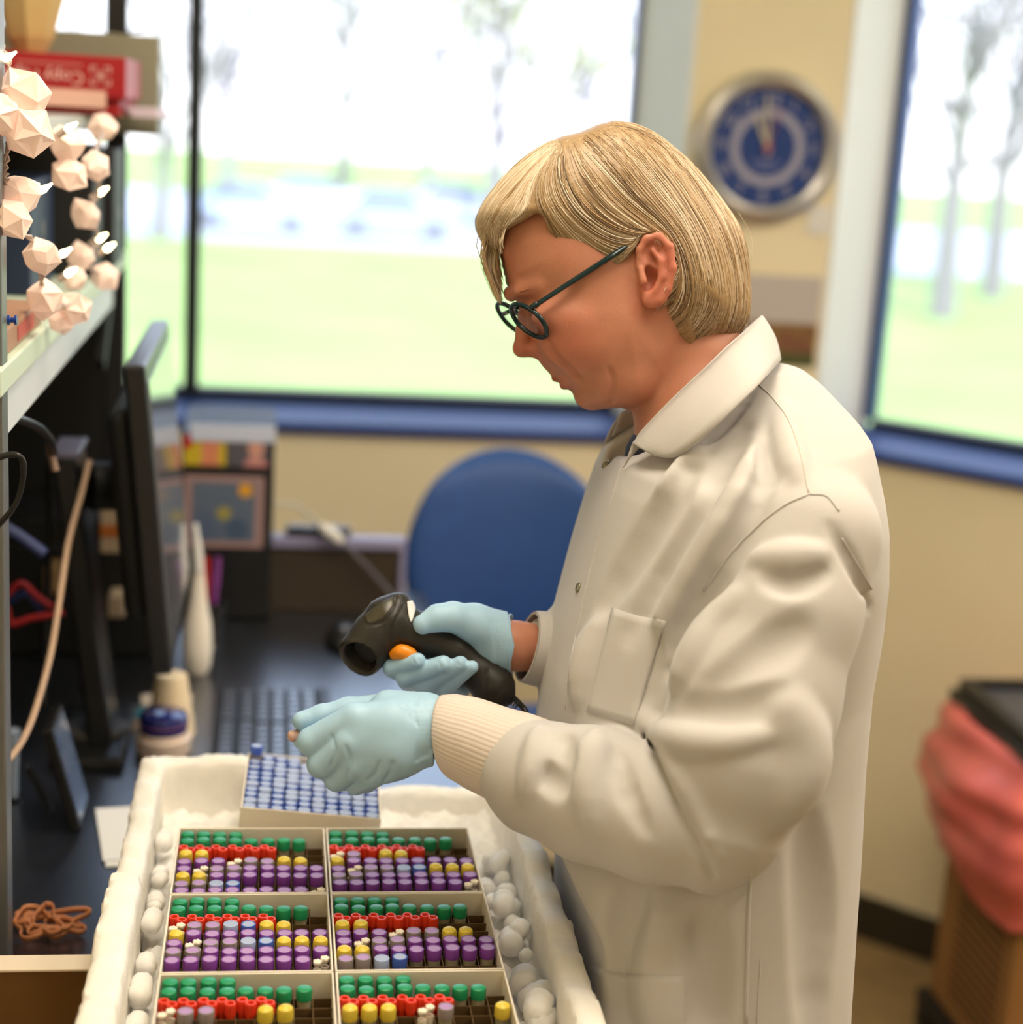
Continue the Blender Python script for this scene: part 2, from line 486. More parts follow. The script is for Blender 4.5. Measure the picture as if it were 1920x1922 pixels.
P0, P1, P2, P3 = atY(515, 945, 2.6), atY(600, 985, 2.62), atY(640, 1015, 2.635), atY(735, 1115, 2.62)
mk('cord', *tube([P0, (P0+P1)/2+np.array([0, 0, .012]), P1], 0.0028, 8), mat('pale cord', srgb(200, 195, 180), 0.5), cb)
mk('plug', *tube([P1, P2], [0.006, 0.011, 0.008], 10, 6), M_paper, cb)
mk('cord', *tube([P2, (P2+P3)/2+np.array([0, 0, .003]), P3, atZ(800, 1190, BZ+.004)], 0.0032, 8), mat('grey cord', srgb(105, 100, 110), 0.5), cb)

# computer tower with photographs
tw = thing('computer_tower', 'black computer tower with snapshots stuck on its front', 'computer', (-0.065, 2.7, BZ))
mk('case', *box((-0.135, 2.6, BZ), (0.009, 2.86, 1.215), 0.006), M_blackm, tw)
mk('front_panel', *box((-0.131, 2.597, BZ+.004), (0.005, 2.6005, 1.212), 0.001), M_black, tw)
mk('paper_slip', *box((-0.12, 2.593, 1.205), (0.010, 2.597, 1.231)), mat('pale blue paper', srgb(205, 215, 240), .7), tw)
def fmat(name, base, spots):
    """flat print: soft coloured discs over a base colour; coordinates are object-space metres (x, z, r, colour)"""
    m = bpy.data.materials.new(name); m.use_nodes = True
    nt = m.node_tree; b = nt.nodes['Principled BSDF']; b.inputs['Roughness'].default_value = 0.5
    tc = nt.nodes.new('ShaderNodeTexCoord')
    cur = None
    for (x, z, r, c) in spots:
        mp = nt.nodes.new('ShaderNodeMapping'); mp.inputs['Location'].default_value = (-x/r, 0, -z/r); mp.inputs['Scale'].default_value = (1/r, 0, 1/r)
        ln = nt.nodes.new('ShaderNodeVectorMath'); ln.operation = 'LENGTH'
        rp = nt.nodes.new('ShaderNodeValToRGB'); rp.color_ramp.elements[0].position = 0.8; rp.color_ramp.elements[1].position = 1.0
        rp.color_ramp.elements[0].color = (1, 1, 1, 1); rp.color_ramp.elements[1].color = (0, 0, 0, 1)
        mx = nt.nodes.new('ShaderNodeMix'); mx.data_type = 'RGBA'
        nt.links.new(tc.outputs['Object'], mp.inputs[0]); nt.links.new(mp.outputs[0], ln.inputs[0])
        nt.links.new(ln.outputs['Value'], rp.inputs[0]); nt.links.new(rp.outputs[0], mx.inputs[0])
        if cur is None: mx.inputs[6].default_value = (*base, 1)
        else: nt.links.new(cur, mx.inputs[6])
        mx.inputs[7].default_value = (*c, 1)
        cur = mx.outputs[2]
    nt.links.new(cur, b.inputs['Base Color'])
    return m
def card(name, lo, hi, y, m, label, par=None, group=None, cat='photograph'):
    V, F = box((lo[0], y-0.0012, lo[1]), (hi[0], y, hi[1]))
    o = mk(name, V, F, m)
    return tag(o, label, cat, group)
# object origin of a card: x centre, y centre, z bottom
card('photograph', (-0.131, 1.166), (-0.066, 1.213), 2.5965, fmat('photo print a', srgb(205, 180, 40), [(-0.033, 0.04, 0.018, srgb(190, 40, 45)), (0.008, 0.028, 0.016, srgb(222, 140, 105)), (0.008, 0.006, 0.016, srgb(222, 140, 105))]),
     'snapshot of a face on yellow, upper left on the computer tower')
card('photograph', (-0.064, 1.166), (0.000, 1.213), 2.5965, fmat('photo print b', srgb(90, 88, 100), [(0.012, 0.029, 0.014, srgb(215, 160, 145)), (0.012, -0.004, 0.022, srgb(200, 135, 140)), (0.012, 0.012, 0.01, srgb(205, 150, 140))]),
     'snapshot of a bald face on grey, upper right on the computer tower')
cd = card('picture_card', (-0.129, 1.035), (-0.006, 1.150), 2.5965, mat('pinkish card', srgb(165, 135, 135), .6), 'blue-grey printed card with orange disc and pink border on the computer tower', cat='picture card')
mk('print', *box((-0.117, 2.5945, 1.045), (-0.019, 2.5955, 1.140)), fmat('generic blue print', srgb(95, 108, 130), [(-0.07, 0.05, 0.02, srgb(75, 90, 125)), (0.028-.0635, 0.03, 0.03, srgb(85, 100, 130)), (0.033, 0.093, 0.0125, srgb(225, 165, 40)), (0.0, 0.055, 0.012, srgb(160, 150, 75)), (0.02, 0.03, 0.02, srgb(70, 90, 120))]), cd)
bt = thing('plastic_bottle', 'white tapering plastic bottle behind the monitor', 'bottle', (-0.094, 2.335, BZ))
mk('body', *mv(lathe([(0.013, 0), (0.019, 0.01), (0.0215, 0.04), (0.019, 0.075), (0.012, 0.11), (0.008, 0.15)], 20), (-0.094, 2.335, BZ)), mat('cream plastic', srgb(240, 232, 220), 0.4), bt, 35)
mk('nozzle', *tube([(-0.094, 2.335, BZ+0.15), (-0.096, 2.335, BZ+0.18), (-0.1, 2.335, BZ+0.222)], [0.0078, 0.007, 0.003], 12, 5), M_paper, bt, True)
pc = thing('pen_cup', 'small black pen cup behind the white bottle', 'cup', (-0.085, 2.47, BZ))
mk('cup', *mv(lathe([(0.024, 0), (0.026, 0.07), (0.024, 0.07), (0.022, 0.003)], 18), (-0.085, 2.47, BZ)), M_black, pc, 35)
for dx, colr, lab in ((-0.006, srgb(190, 35, 40), 'red marker pen standing in the pen cup'), (0.008, srgb(140, 70, 150), 'purple marker pen standing in the pen cup'), (-0.019, srgb(60, 160, 70), 'green marker pen standing in the pen cup')):
    q = thing('marker_pen', lab, 'pen', (-0.085+dx, 2.47, BZ+.004), 'marker pens')
    a = np.array([-0.085+dx*0.6, 2.47, BZ+.005]); b2 = a+np.array([dx*0.6+.004, 0.006, 0.13])
    mk('barrel', *rod(a, a*0.35+b2*0.65, 0.0045, n=12), mat('pen '+lab[:4], colr, .4), q, 35)
    mk('pen_cap', *rod(a*0.35+b2*0.65, b2, 0.0055, 0.0045, n=12), mat('pen '+lab[:4], colr, .4), q, 35)
# tape stack, jar
jr = thing('jar', 'white jar with a shiny navy blue lid beside the keyboard', 'jar', (-0.122, 2.03, BZ))
mk('jar_body', *mv(lathe([(0.031, 0), (0.034, 0.003), (0.034, 0.010), (0.031, 0.011), (0.031, 0.013), (0.035, 0.014), (0.035, 0.022), (0.031, 0.023), (0.030, 0.03)], 32), (-0.122, 2.03, BZ)), mat('jar plastic', srgb(225, 205, 190), .4), jr, 30)
mk('lid', *mv(lathe([(0.0295, 0.03), (0.030, 0.040), (0.0305, 0.0405), (0.0305, 0.047), (0.028, 0.052), (0.02, 0.0545), (0.0, 0.055)], 32), (-0.122, 2.03, BZ)), mat('navy glossy plastic', srgb(35, 40, 110), 0.12, coat=0.5), jr, 30)
mk('lid_stripe', *mv(lathe([(0.0307, 0.0400), (0.0309, 0.0402), (0.0309, 0.0408), (0.0307, 0.041)], 32, False), (-0.122, 2.03, BZ)), mat('pink band', srgb(190, 120, 150), .4), jr, 30)
cu = thing('paper_cup', 'cream paper cup standing upside down behind the blue-lidded jar', 'cup', (-0.117, 2.10, BZ))
mk('cup', *mv(lathe([(0.031, 0.002), (0.032, 0.0), (0.020, 0.078), (0.019, 0.079)], 28), (-0.117, 2.10, BZ)), mat('cream paper', srgb(235, 215, 180), .6), cu, 30)
for nm, dx, dy, a, cc, lab in (('index_card', -0.165, 2.12, 0.2, srgb(215, 175, 140), 'tan index card under the monitor'), ('index_card', -0.135, 2.16, -0.15, srgb(60, 130, 150), 'teal index card under the monitor'), ('index_card', -0.13, 2.22, 0.05, srgb(235, 220, 205), 'pale index card under the monitor')):
    z = BZ+0.0005+0.001*('teal' in lab)
    tag(mk(nm, *obox((dx, dy, z+.0004), (math.cos(a), math.sin(a), 0), (-math.sin(a), math.cos(a), 0), (0, 0, 1), (.034, .022, .0004)), mat('card '+lab[:4], cc, .7)), lab, 'card', 'index cards')

# keyboard: long side runs along the bench
kb = thing('keyboard', 'black computer keyboard lying on the bench in front of the monitor', 'keyboard', (0.01, 2.06, BZ))
kx0, kx1, ky0, ky1 = -0.062, 0.092, 1.79, 2.235
mk('keyboard_base', *box((kx0, ky0, BZ), (kx1, ky1, BZ+0.014), 0.004), M_blackm, kb)
mk('palm_edge', *box((kx1-.014, ky0+.004, BZ+.012), (kx1-.002, ky1-.004, BZ+0.017), 0.002), M_black, kb)
M_key = mat('key plastic', (0.05, 0.056, 0.075), 0.32, spec=.9, coat=.8, coatr=.3)
keym = {}
def keyshape(w, d):
    V = [(-d, -w, 0), (d, -w, 0), (d, w, 0), (-d, w, 0), (-d*.78, -w*.86, .007), (d*.78, -w*.86, .007), (d*.78, w*.86, .007), (-d*.78, w*.86, .007)]
    F = [[0, 3, 2, 1], [4, 5, 6, 7], [0, 1, 5, 4], [1, 2, 6, 5], [2, 3, 7, 6], [3, 0, 4, 7]]
    return V, F
rows = 6; px = 0.0205; py = 0.0192
for i in range(rows):
    x = kx0+0.018+i*px+(0.004 if i else 0)
    y = ky0+0.012
    j = 0
    while y < ky1-0.012:
        w = py
        if i == 5 and j == 3: w = py*6
        if i in (2, 3) and j == 0: w = py*1.5
        if abs((y-ky0)-0.295) < 0.012: y += 0.008
        if y+w > ky1-0.008: break
        key = round(w, 4)
        if key not in keym: keym[key] = mesh_of('key', *keyshape(w/2-.0012, px/2-.0014), M_key)
        o = bpy.data.objects.new('key', keym[key]); COL.objects.link(o); o.parent = kb
        o.location = (x-0.01, y+w/2-2.06, 0.0135)
        y += w; j += 1
ms = thing('computer_mouse', 'black computer mouse lying beyond the keyboard', 'mouse', (0.122, 2.48, BZ))
V, F = ico(1, 3); V = np.array(V)*(.03, .05, .034); V[:, 2] = np.maximum(V[:, 2], 0)
mk('shell', *mv((V, F), (0.122, 2.48, BZ)), M_black, ms, True)
mk('wheel', *rod((0.118, 2.455, BZ+.031), (0.126, 2.455, BZ+.031), 0.006, n=12), M_grey, ms)

# monitor
mo = thing('computer_monitor', 'black flat monitor seen edge-on with its screen facing the person', 'monitor', (-0.16, 2.06, BZ))
tl = math.radians(5.4); ez = np.array([-math.sin(tl), 0, math.cos(tl)]); ex = np.array([math.cos(tl), 0, math.sin(tl)]); ey = np.array([0, 1.0, 0])
mc = np.array([-0.1205, 2.075, 1.252])
mk('bezel', *obox(mc-ex*0.012, ex, ey, ez, (0.012, 0.205, 0.18), 0.004), M_black, mo)
mk('rear_shell', *obox(mc-ex*0.036, ex, ey, ez, (0.016, 0.17, 0.125), 0.014, 3), M_blackm, mo, 40)
mk('screen', *obox(mc+ex*0.0004, ex, ey, ez, (0.0012, 0.188, 0.158)), mat('dark screen', (0.18, 0.19, 0.22), 0.12, spec=0.7, coat=0.6), mo)
mk('neck', *obox((-0.219, 2.06, 1.105), np.array([.993, 0, .12]), ey, np.array([-.12, 0, .993]), (0.014, 0.05, 0.19), 0.005), M_black, mo)
mk('hinge', *rod((-0.215, 2.06, 1.25), mc-ex*0.05, 0.03, n=20), M_blackm, mo)
mk('neck_cap', *obox((-0.241, 2.06, 1.297), (1, 0, 0), ey, (0, 0, 1), (0.017, 0.05, 0.004), 0.002), mat('cap grey', srgb(110, 108, 130), .4), mo)
mk('foot', *box((-0.255, 1.965, BZ), (-0.166, 2.17, BZ+0.016), 0.006), M_black, mo)
mk('foot_ring', *mv(lathe([(0.04, 0), (0.04, .006), (0.036, .009)], 28), (-0.208, 2.06, BZ+.016)), mat('ring grey', srgb(85, 82, 80), .5), mo, 30)

# gadget display leaning on its stand, pale tube, paper
gd = thing('digital_timer', 'small black digital timer leaning on a stand with glossy screen', 'timer', (-0.205, 1.81, BZ))
A, B2 = atY(92, 1360, 1.80), atY(146, 1545, 1.80); B2[2] = max(B2[2], BZ+.004)
dz = (A-B2)/np.linalg.norm(A-B2); dx = np.cross([0, 1, 0], dz); hl = np.linalg.norm(A-B2)/2
mk('case', *obox((A+B2)/2+ey*0.022, dx, ey, dz, (0.006, 0.042, hl), 0.002), M_black, gd)
mk('screen', *obox((A+B2)/2+ey*0.022+dx*0.0062, dx, ey, dz, (0.0006, 0.037, hl-.006)), mat('lcd glass', srgb(95, 115, 150), 0.12, coat=.5), gd)
mk('leg', *obox((A+B2)/2-dx*0.03+ey*.022-np.array([0, 0, .018]), np.array([.9, 0, .43]), ey, np.array([-.43, 0, .9]), (0.002, 0.008, 0.030)), M_black, gd)
tb = thing('plastic_tube', 'pale translucent plastic tube standing by the shelf post', 'tube', tuple(atZ(22, 1500, BZ)))
b0 = atZ(22, 1500, BZ)
mk('barrel', *mv(lathe([(0.007, 0), (0.008, 0.04), (0.0105, 0.078), (0.0105, 0.085)], 18), b0), mat('frosted plastic', srgb(170, 185, 205), .4, alpha=.8), tb, 35)
mk('foot', *mv(lathe([(0.012, 0), (0.012, 0.004)], 16), b0), M_black, tb)
for k, (dx, dy, a) in enumerate(((0, 0, 0.16), (0.008, -0.012, 0.1))):
    c = np.array([-0.150+dx, 1.78+dy, BZ+0.0012+0.0016*(1-k)])
    tag(mk('paper_sheet', *obox(c, (math.cos(a), math.sin(a), 0), (-math.sin(a), math.cos(a), 0), (0, 0, 1), (.026, .07, .0007)), M_paper),
        ['folded white paper slip beside the foam box, upper one', 'folded white paper slip beside the foam box, lower one'][k], 'paper', 'paper slips')
# rubber bands
M_rub = mat('tan rubber', srgb(196, 128, 84), 0.5, var=.06)
rc = atZ(95, 1758, BZ)
for k in range(6):
    rr = random.Random(40+k)
    n = 40; a0 = rr.uniform(0, 6.28); R1, R2 = rr.uniform(.018, .034), rr.uniform(.012, .024)
    G = np.zeros((n+1, 2, 3))
    cx, cy = rc[0]+rr.uniform(-.012, .014), rc[1]+rr.uniform(-.016, .014)
    for i in range(n+1):
        t = 2*PI*i/n
        wob = 1+0.22*math.sin(3*t+a0)+0.14*math.sin(5*t+2*a0)
        x, y = R1*wob*math.cos(t), R2*wob*math.sin(t)
        xr, yr = x*math.cos(a0)-y*math.sin(a0), x*math.sin(a0)+y*math.cos(a0)
        z = BZ+0.001+0.003*k+0.003*math.sin(2*t+a0)+.003
        G[i, 0] = (cx+xr, cy+yr, z); G[i, 1] = (cx+xr*1.03, cy+yr*1.03, z+0.0058)
    G[-1] = G[0]
    tag(mk('rubber_band', *thick(gridmesh(G), 0.0011), M_rub, None, True), 'tan rubber band in the tangled pile on the bench', 'rubber band', 'tangled rubber bands')
# open carton at the lower left
oc = thing('open_carton', 'open white-rimmed cardboard carton in the lower left corner', 'carton', (-0.27, 1.15, BZ))
M_kraft = mat('kraft cardboard', srgb(140, 108, 66), 0.8, var=.06)
zt = 0.995
mk('bottom', *box((-0.41, 0.97, BZ), (-0.137, 1.35, BZ+.003)), M_kraft, oc)
mk('side_panel', *box((-0.41, 1.347, BZ), (-0.137, 1.35, zt)), M_kraft, oc)
mk('side_panel', *box((-0.41, 0.97, BZ), (-0.137, 0.973, zt)), M_kraft, oc)
mk('side_panel', *box((-0.41, 0.97, BZ), (-0.407, 1.35, zt)), M_kraft, oc)
mk('side_panel', *box((-0.140, 0.97, BZ), (-0.137, 1.35, zt)), M_kraft, oc)
mk('rim', *box((-0.41, 1.326, zt), (-0.137, 1.352, zt+.003), .001), mat('rim white', srgb(225, 210, 190), .7), oc)
mk('rim', *box((-0.41, 1.205, zt-.012), (-0.140, 1.235, zt-.009), .001), mat('rim white', (1, 1, 1)), oc)

# ================================================================== foam box with sample boxes
M_foam = mat('white foam', (0.90, 0.87, 0.81), 0.8, var=0.03, vscale=60, bump=0.35, bscale=260)
fb = thing('foam_box', 'battered white foam ice box holding the sample boxes', 'foam box', (0.07, 1.32, BZ))
def foam_ring():
    x0, x1, y0, y1, rc_ = -0.1225, 0.264, 0.97, 1.662, 0.022
    pts = []
    def arc(cx, cy, a0):
        for k in range(7):
            a = a0+PI/2*k/6; pts.append((cx+rc_*math.cos(a), cy+rc_*math.sin(a)))
    def line(a, b, n):
        for k in range(1, n): pts.append((a[0]+(b[0]-a[0])*k/n, a[1]+(b[1]-a[1])*k/n))
    arc(x1-rc_, y1-rc_, 0); line((x1-rc_, y1), (x0+rc_, y1), 40)
    arc(x0+rc_, y1-rc_, PI/2); line((x0, y1-rc_), (x0, y0+rc_), 80)
    arc(x0+rc_, y0+rc_, PI); line((x0+rc_, y0), (x1-rc_, y0), 40)
    arc(x1-rc_, y0+rc_, 3*PI/2); line((x1, y0+rc_), (x1, y1-rc_), 80)
    P = np.array(pts); n = len(P)
    C = np.array([(x0+x1)/2, (y0+y1)/2]); T = 0.024
    sx, sy = (x1-x0)/2, (y1-y0)/2
    I = C+(P-C)*np.array([(sx-T)/sx, (sy-T)/sy])
    r = np.random.default_rng(3)
    zr = np.full(n, 1.062)
    for i, (x, y) in enumerate(P):
        if x < x0+.03:
            zr[i] = 1.058 if y > 1.372 else 1.072
        if y > y1-.03:
            zr[i] = 1.062 if x < 0.018 else 1.028
        zr[i] += 0.0025*math.sin(y*41)+0.002*math.sin(y*97+x*60)
    zr += r.normal(0, .0006, n)
    prof = [(0, 'o', -1), (0, 'o', -.006), (0.08, 'o', -.002), (0.3, 'o', 0), (0.7, 'o', 0), (0.92, 'o', -.002), (1, 'o', -.007), (1, 'o', -.02), (1.0, 'o', -.05), (1.0, 'o', -2)]
    V = []
    for (t, _, dz) in prof:
        for i in range(n):
            p = P[i]*(1-t)+I[i]*t
            z = BZ if dz == -1 else (0.955 if dz == -2 else zr[i]+dz)
            # bits crumbled off the rim
            if -0.03 < dz <= 0:
                j = 0.0014*math.sin(i*1.9)+0.0012*math.sin(i*.7+t*5)+r.normal(0, .0005)
                p = p+(P[i]-I[i])/T*j*.4
                z += r.normal(0, .0007)
            if P[i][0] < x0+.03 and P[i][1] < 1.372 and t < .5: p = p+np.array([-.004, 0])
            V.append((p[0], p[1], z))
    F = []
    for k in range(len(prof)-1):
        for i in range(n):
            j = (i+1) % n
            F.append([k*n+i, k*n+j, (k+1)*n+j, (k+1)*n+i])
    F.append([i for i in range(n)][::-1])
    F.append([(len(prof)-1)*n+i for i in range(n)])
    return np.array(V), F
mk('foam_walls', *foam_ring(), M_foam, fb, 50)
M_ice = mat('dry ice', (0.93, 0.91, 0.87), 0.6, var=0.05, vscale=90, sss=0.3, sssr=(1, .9, .8), bump=.2, bscale=200)
def ice_bed():
    nx, ny = 50, 90
    G = np.zeros((nx, ny, 3))
    for i in range(nx):
        for j in range(ny):
            x = -0.0975+0.338*i/(nx-1); y = 0.995+0.642*j/(ny-1)
            z = 1.003
            edge = (x > 0.2) or (x < -0.076) or (y > 1.48)
            if edge: z = 1.004+0.006*math.sin(x*210+y*40)*math.sin(y*150+x*90)+0.004*math.sin(y*333)
            G[i, j] = (x, y, z)
    V, F = gridmesh(G)
    n = len(V)
    lo = V.copy(); lo[:, 2] = 0.9555
    F2 = [[a+n for a in f[::-1]] for f in F]
    b = [i*ny for i in range(nx)]+[(nx-1)*ny+j for j in range(1, ny)]+[i*ny+ny-1 for i in range(nx-2, -1, -1)]+[j for j in range(ny-2, 0, -1)]
    S = [[b[k], b[k-1], b[k-1]+n, b[k]+n] for k in range(len(b))]
    return np.concatenate([V, lo]), F+F2+S
tag(mk('dry_ice_bed', *ice_bed(), M_ice, None, True), 'packed bed of crushed dry ice in the foam box', 'dry ice', kind='stuff')
def pellet(p, d, r, L, seed):
    rr = random.Random(seed)
    prof = []
    n = 8
    for k in range(n+1):
        t = k/n; e = math.sqrt(max(0, 1-(2*t-1)**4))
        prof.append((max(0.0004, r*(0.35+0.65*e)*(1+rr.uniform(-.07, .07))) if 0 < k < n else r*0.3, (t-.5)*L))
    V, F = lathe(prof, 12)
    V = V*(1+0.05*np.sin(V[:, [1, 2, 0]]*700+seed))
    M = np.array(frame_to(d)); M[:3, 3] = p
    return xf((V, F), M)
k = 0
for (px, py, L, ang, r) in ((925, 1605, .020, .2, .009), (960, 1620, .034, .75, .0085), (905, 1655, .022, 1.5, .009), (950, 1665, .018, .4, .010), (945, 1700, .026, 1.3, .011), (975, 1690, .02, .9, .009),
                            (960, 1755, .03, 1.4, .011), (1000, 1790, .012, .5, .006), (985, 1830, .032, 1.2, .012), (1040, 1860, .034, .4, .012), (1010, 1895, .03, 1.0, .012), (1075, 1900, .03, .6, .011), (930, 1580, .02, 1.1, .008),
                            (990, 1745, .02, .7, .009), (1025, 1830, .016, .2, .008), (965, 1720, .016, 1.9, .008), (915, 1690, .014, .6, .007)):
    p = atZ(px, py, 1.026); p[0] = min(max(p[0], 0.2115), 0.229)
    if py < 1600: p[1] = min(p[1], 1.45)
    p[2] = 1.012+r*0.7+0.008*(k % 3 == 1)
    d = np.array([math.cos(ang)*.5, math.sin(ang), 0.12*math.sin(k*2.1)])
    tag(mk('dry_ice_pellet', *pellet(p, d, r, L, k), M_ice, None, True), 'lumpy white dry ice pellet along the right side of the sample boxes', 'dry ice', 'dry ice pellets on the right'); k += 1
for (px, py, L, ang, r) in ((290, 1570, .03, 1.5, .0085), (275, 1620, .02, 1.1, .008), (300, 1640, .016, .6, .007), (270, 1670, .02, 1.9, .008), (265, 1720, .034, 1.4, .009), (240, 1790, .026, 1.6, .009), (235, 1850, .034, 1.5, .0095), (225, 1905, .03, 1.4, .0095), (285, 1690, .012, .4, .006)):
    p = atZ(px, py, 1.03); p[0] = min(max(p[0], -0.0895), -0.0835); p[2] = 1.012+r*0.8+.006*(k % 2)
    d = np.array([math.cos(ang)*.3, math.sin(ang), 0.1*math.sin(k*1.7)])
    tag(mk('dry_ice_pellet', *pellet(p, d, r, L, k), M_ice, None, True), 'lumpy white dry ice pellet along the left side of the sample boxes', 'dry ice', 'dry ice pellets on the left'); k += 1
for (px, py, L, ang, r) in ((400, 1535, .022, .3, .010), (430, 1545, .018, 1.2, .009), (350, 1545, .02, .8, .008)):
    p = atY(px, py, 1.515); p[2] = 1.014+r
    tag(mk('dry_ice_pellet', *pellet(p, np.array([math.cos(ang), math.sin(ang), .1]), r, L, k), M_ice, None, True), 'rounded dry ice pellet left of the blue-capped tube box', 'dry ice', 'dry ice pellets behind the boxes'); k += 1

# ---- sample boxes
BX0, BY0, BP, BT = -0.0735, 1.475, 0.136, 1.06
M_card = mat('white card', srgb(238, 228, 212), 0.65, var=.02, vscale=30)
M_cardin = mat('box liner card', srgb(120, 95, 60), 0.7)
M_div = mat('cell divider card', srgb(104, 80, 46), 0.75)
WALL = 0.0016
NC = 9; CELL = (0.1345-2*WALL)/NC
BN = {(0, 0): 'rear left', (1, 0): 'rear right', (0, 1): 'middle left', (1, 1): 'middle right', (0, 2): 'front left', (1, 2): 'front right'}
def sample_box(x0, y0, w, d, zb, zt, name, label, m_in, cells, divh, R=None, sub=None):
    """x0, y0: left and BACK corner"""
    t = thing(name, label, 'sample box', (x0+w/2, y0-d/2, zb), None if R is not None else 'six sample boxes in the foam box')
    def add(nm, shp, m):
        if R is not None: shp = xf(shp, R)
        return mk(nm, *shp, m, t)
    add('bottom', box((x0, y0-d, zb), (x0+w, y0, zb+WALL)), m_in)
    add('side_panel', box((x0, y0-WALL, zb), (x0+w, y0, zt), .0004, 1), M_card)
    add('side_panel', box((x0, y0-d, zb), (x0+w, y0-d+WALL, zt), .0004, 1), M_card)
    add('side_panel', box((x0, y0-d+WALL, zb), (x0+WALL, y0-WALL, zt), .0004, 1), M_card)
    add('side_panel', box((x0+w-WALL, y0-d+WALL, zb), (x0+w, y0-WALL, zt), .0004, 1), M_card)
    cw, cdp = (w-2*WALL)/cells, (d-2*WALL)/cells
    for i in range(1, cells):
        x = x0+WALL+i*cw; y = y0-WALL-i*cdp
        add('divider', box((x-.0003, y0-d+WALL, zb+WALL), (x+.0003, y0-WALL, divh)), M_div)
        add('divider', box((x0+WALL, y-.0003, zb+WALL), (x0+w-WALL, y+.0003, divh)), M_div)
    return t
# tube kinds: meshes shared by every copy; origin at the tube's foot
M_tube = mat('frosted tube', srgb(200, 190, 160), 0.35, trans=0.3)
capm = {'G': mat('green cap', srgb(36, 150, 98), 0.35), 'Y': mat('yellow cap', srgb(228, 202, 72), 0.4), 'P': mat('purple cap', srgb(132, 66, 160), 0.4),
        'S': mat('grey frosted cap', srgb(165, 152, 150), 0.4, trans=.2), 'B': mat('blue cap', srgb(70, 100, 190), 0.4), 'L': mat('pale blue cap', srgb(175, 190, 225), 0.4)}
M_red = mat('red open tube', srgb(246, 72, 40), 0.4)
M_wcap = mat('white cap', srgb(250, 240, 222), 0.45)
M_ptop = mat('lilac cap disc', srgb(176, 140, 190), 0.5)
body_me = mesh_of('tube_body', *lathe([(0.0045, 0), (0.0055, 0.002), (0.0056, 0.039)], 14), M_tube, 30)
def capshape(kind):
    if kind == 'Y': pr = [(0.0058, 0), (0.0062, 0.0005), (0.0062, 0.0075), (0.0056, 0.0098), (0.0038, 0.0112), (0.0, 0.0116)]
    elif kind in 'G': pr = [(0.0058, 0), (0.0062, 0.0005), (0.0062, 0.0075), (0.0057, 0.0090), (0.0046, 0.0095), (0.0, 0.0095)]
    else: pr = [(0.0058, 0), (0.0062, 0.0005), (0.0062, 0.0085), (0.0059, 0.0092), (0.0052, 0.0092), (0.005, 0.0086), (0.0, 0.0086)]
    return lathe(pr, 18, False)
cap_me = {q: mesh_of('cap', *capshape(q), capm[q], 35) for q in capm}
disc_me = mesh_of('cap_disc', *lathe([(0.0049, 0), (0.0049, 0.0004), (0, 0.0004)], 16, False), M_ptop)
disc2_me = mesh_of('cap_disc', *lathe([(0.0049, 0), (0.0049, 0.0004), (0, 0.0004)], 16, False), mat('pale blue disc', srgb(166, 178, 206), .5))
red_me = mesh_of('open_tube', *lathe([(0.0036, 0), (0.0036, 0.037), (0.0041, 0.0372), (0.0042, 0.0465), (0.0040, 0.0472), (0.0028, 0.0472), (0.0026, 0.0465), (0.0026, 0.034), (0, 0.034)], 14, False), M_red, 40)
def rib_ring():
    V, F = [], []
    for k in range(10):
        a = 2*PI*k/10
        v, f = obox((0.0042*math.cos(a), 0.0042*math.sin(a), 0.042), (math.cos(a), math.sin(a), 0), (-math.sin(a), math.cos(a), 0), (0, 0, 1), (.00035, .0005, .0042))
        F += [[i+len(V) for i in q] for q in f]; V += list(v)
    return np.array(V), F
rib_me = mesh_of('ribs', *rib_ring(), M_red)
wb_me = mesh_of('tube_body', *lathe([(0.003, 0), (0.0035, 0.039)], 10), M_wcap)
def wcap():
    sh = []
    for k in range(5):
        a = 2*PI*k/5; v, f = ico(.0021, 1); sh.append(mv((v, f), (.0021*math.cos(a), .0021*math.sin(a), 0.0455)))
    sh.append(mv(lathe([(.003, 0), (.003, .0035)], 10), (0, 0, .0425)))
    return join(*sh)
wcap_me = mesh_of('cap', *wcap(), M_wcap, True)
ORD = ['first', 'second', 'third', 'fourth', 'fifth', 'sixth', 'seventh', 'eighth', 'ninth', 'tenth']
CN = {'G': 'green', 'Y': 'yellow', 'P': 'purple', 'S': 'grey', 'B': 'blue', 'L': 'pale blue'}
def link(me, name, par, loc=(0, 0, 0)):
    o = bpy.data.objects.new(name, me); COL.objects.link(o); o.parent = par; o.location = loc; return o
KN = {'R': 'red_open_tube', 'W': 'white_capped_tube', 'G': 'green_capped_tube', 'Y': 'yellow_capped_tube', 'P': 'purple_capped_tube', 'S': 'grey_capped_tube', 'B': 'blue_capped_tube', 'L': 'blue_capped_tube'}
NUM = ['one', 'two', 'three', 'four', 'five', 'six', 'seven', 'eight', 'nine', 'ten']
def put_tube(kind, p, label, group, rot=None):
    me = {'R': red_me, 'W': wb_me}.get(kind, body_me)
    o = bpy.data.objects.new(KN[kind], me); COL.objects.link(o); o.location = p
    if rot: o.rotation_euler = rot
    tag(o, label, 'sample tube', group)
    if kind == 'R': link(rib_me, 'ribs', o)
    elif kind == 'W': link(wcap_me, 'cap', o)
    else:
        c = link(cap_me[kind], 'cap', o, (0, 0, 0.0385))
        if kind in 'PSBL': link(disc_me if kind in 'PS' else disc2_me, 'cap_disc', c, (0, 0, 0.0086))
    return o
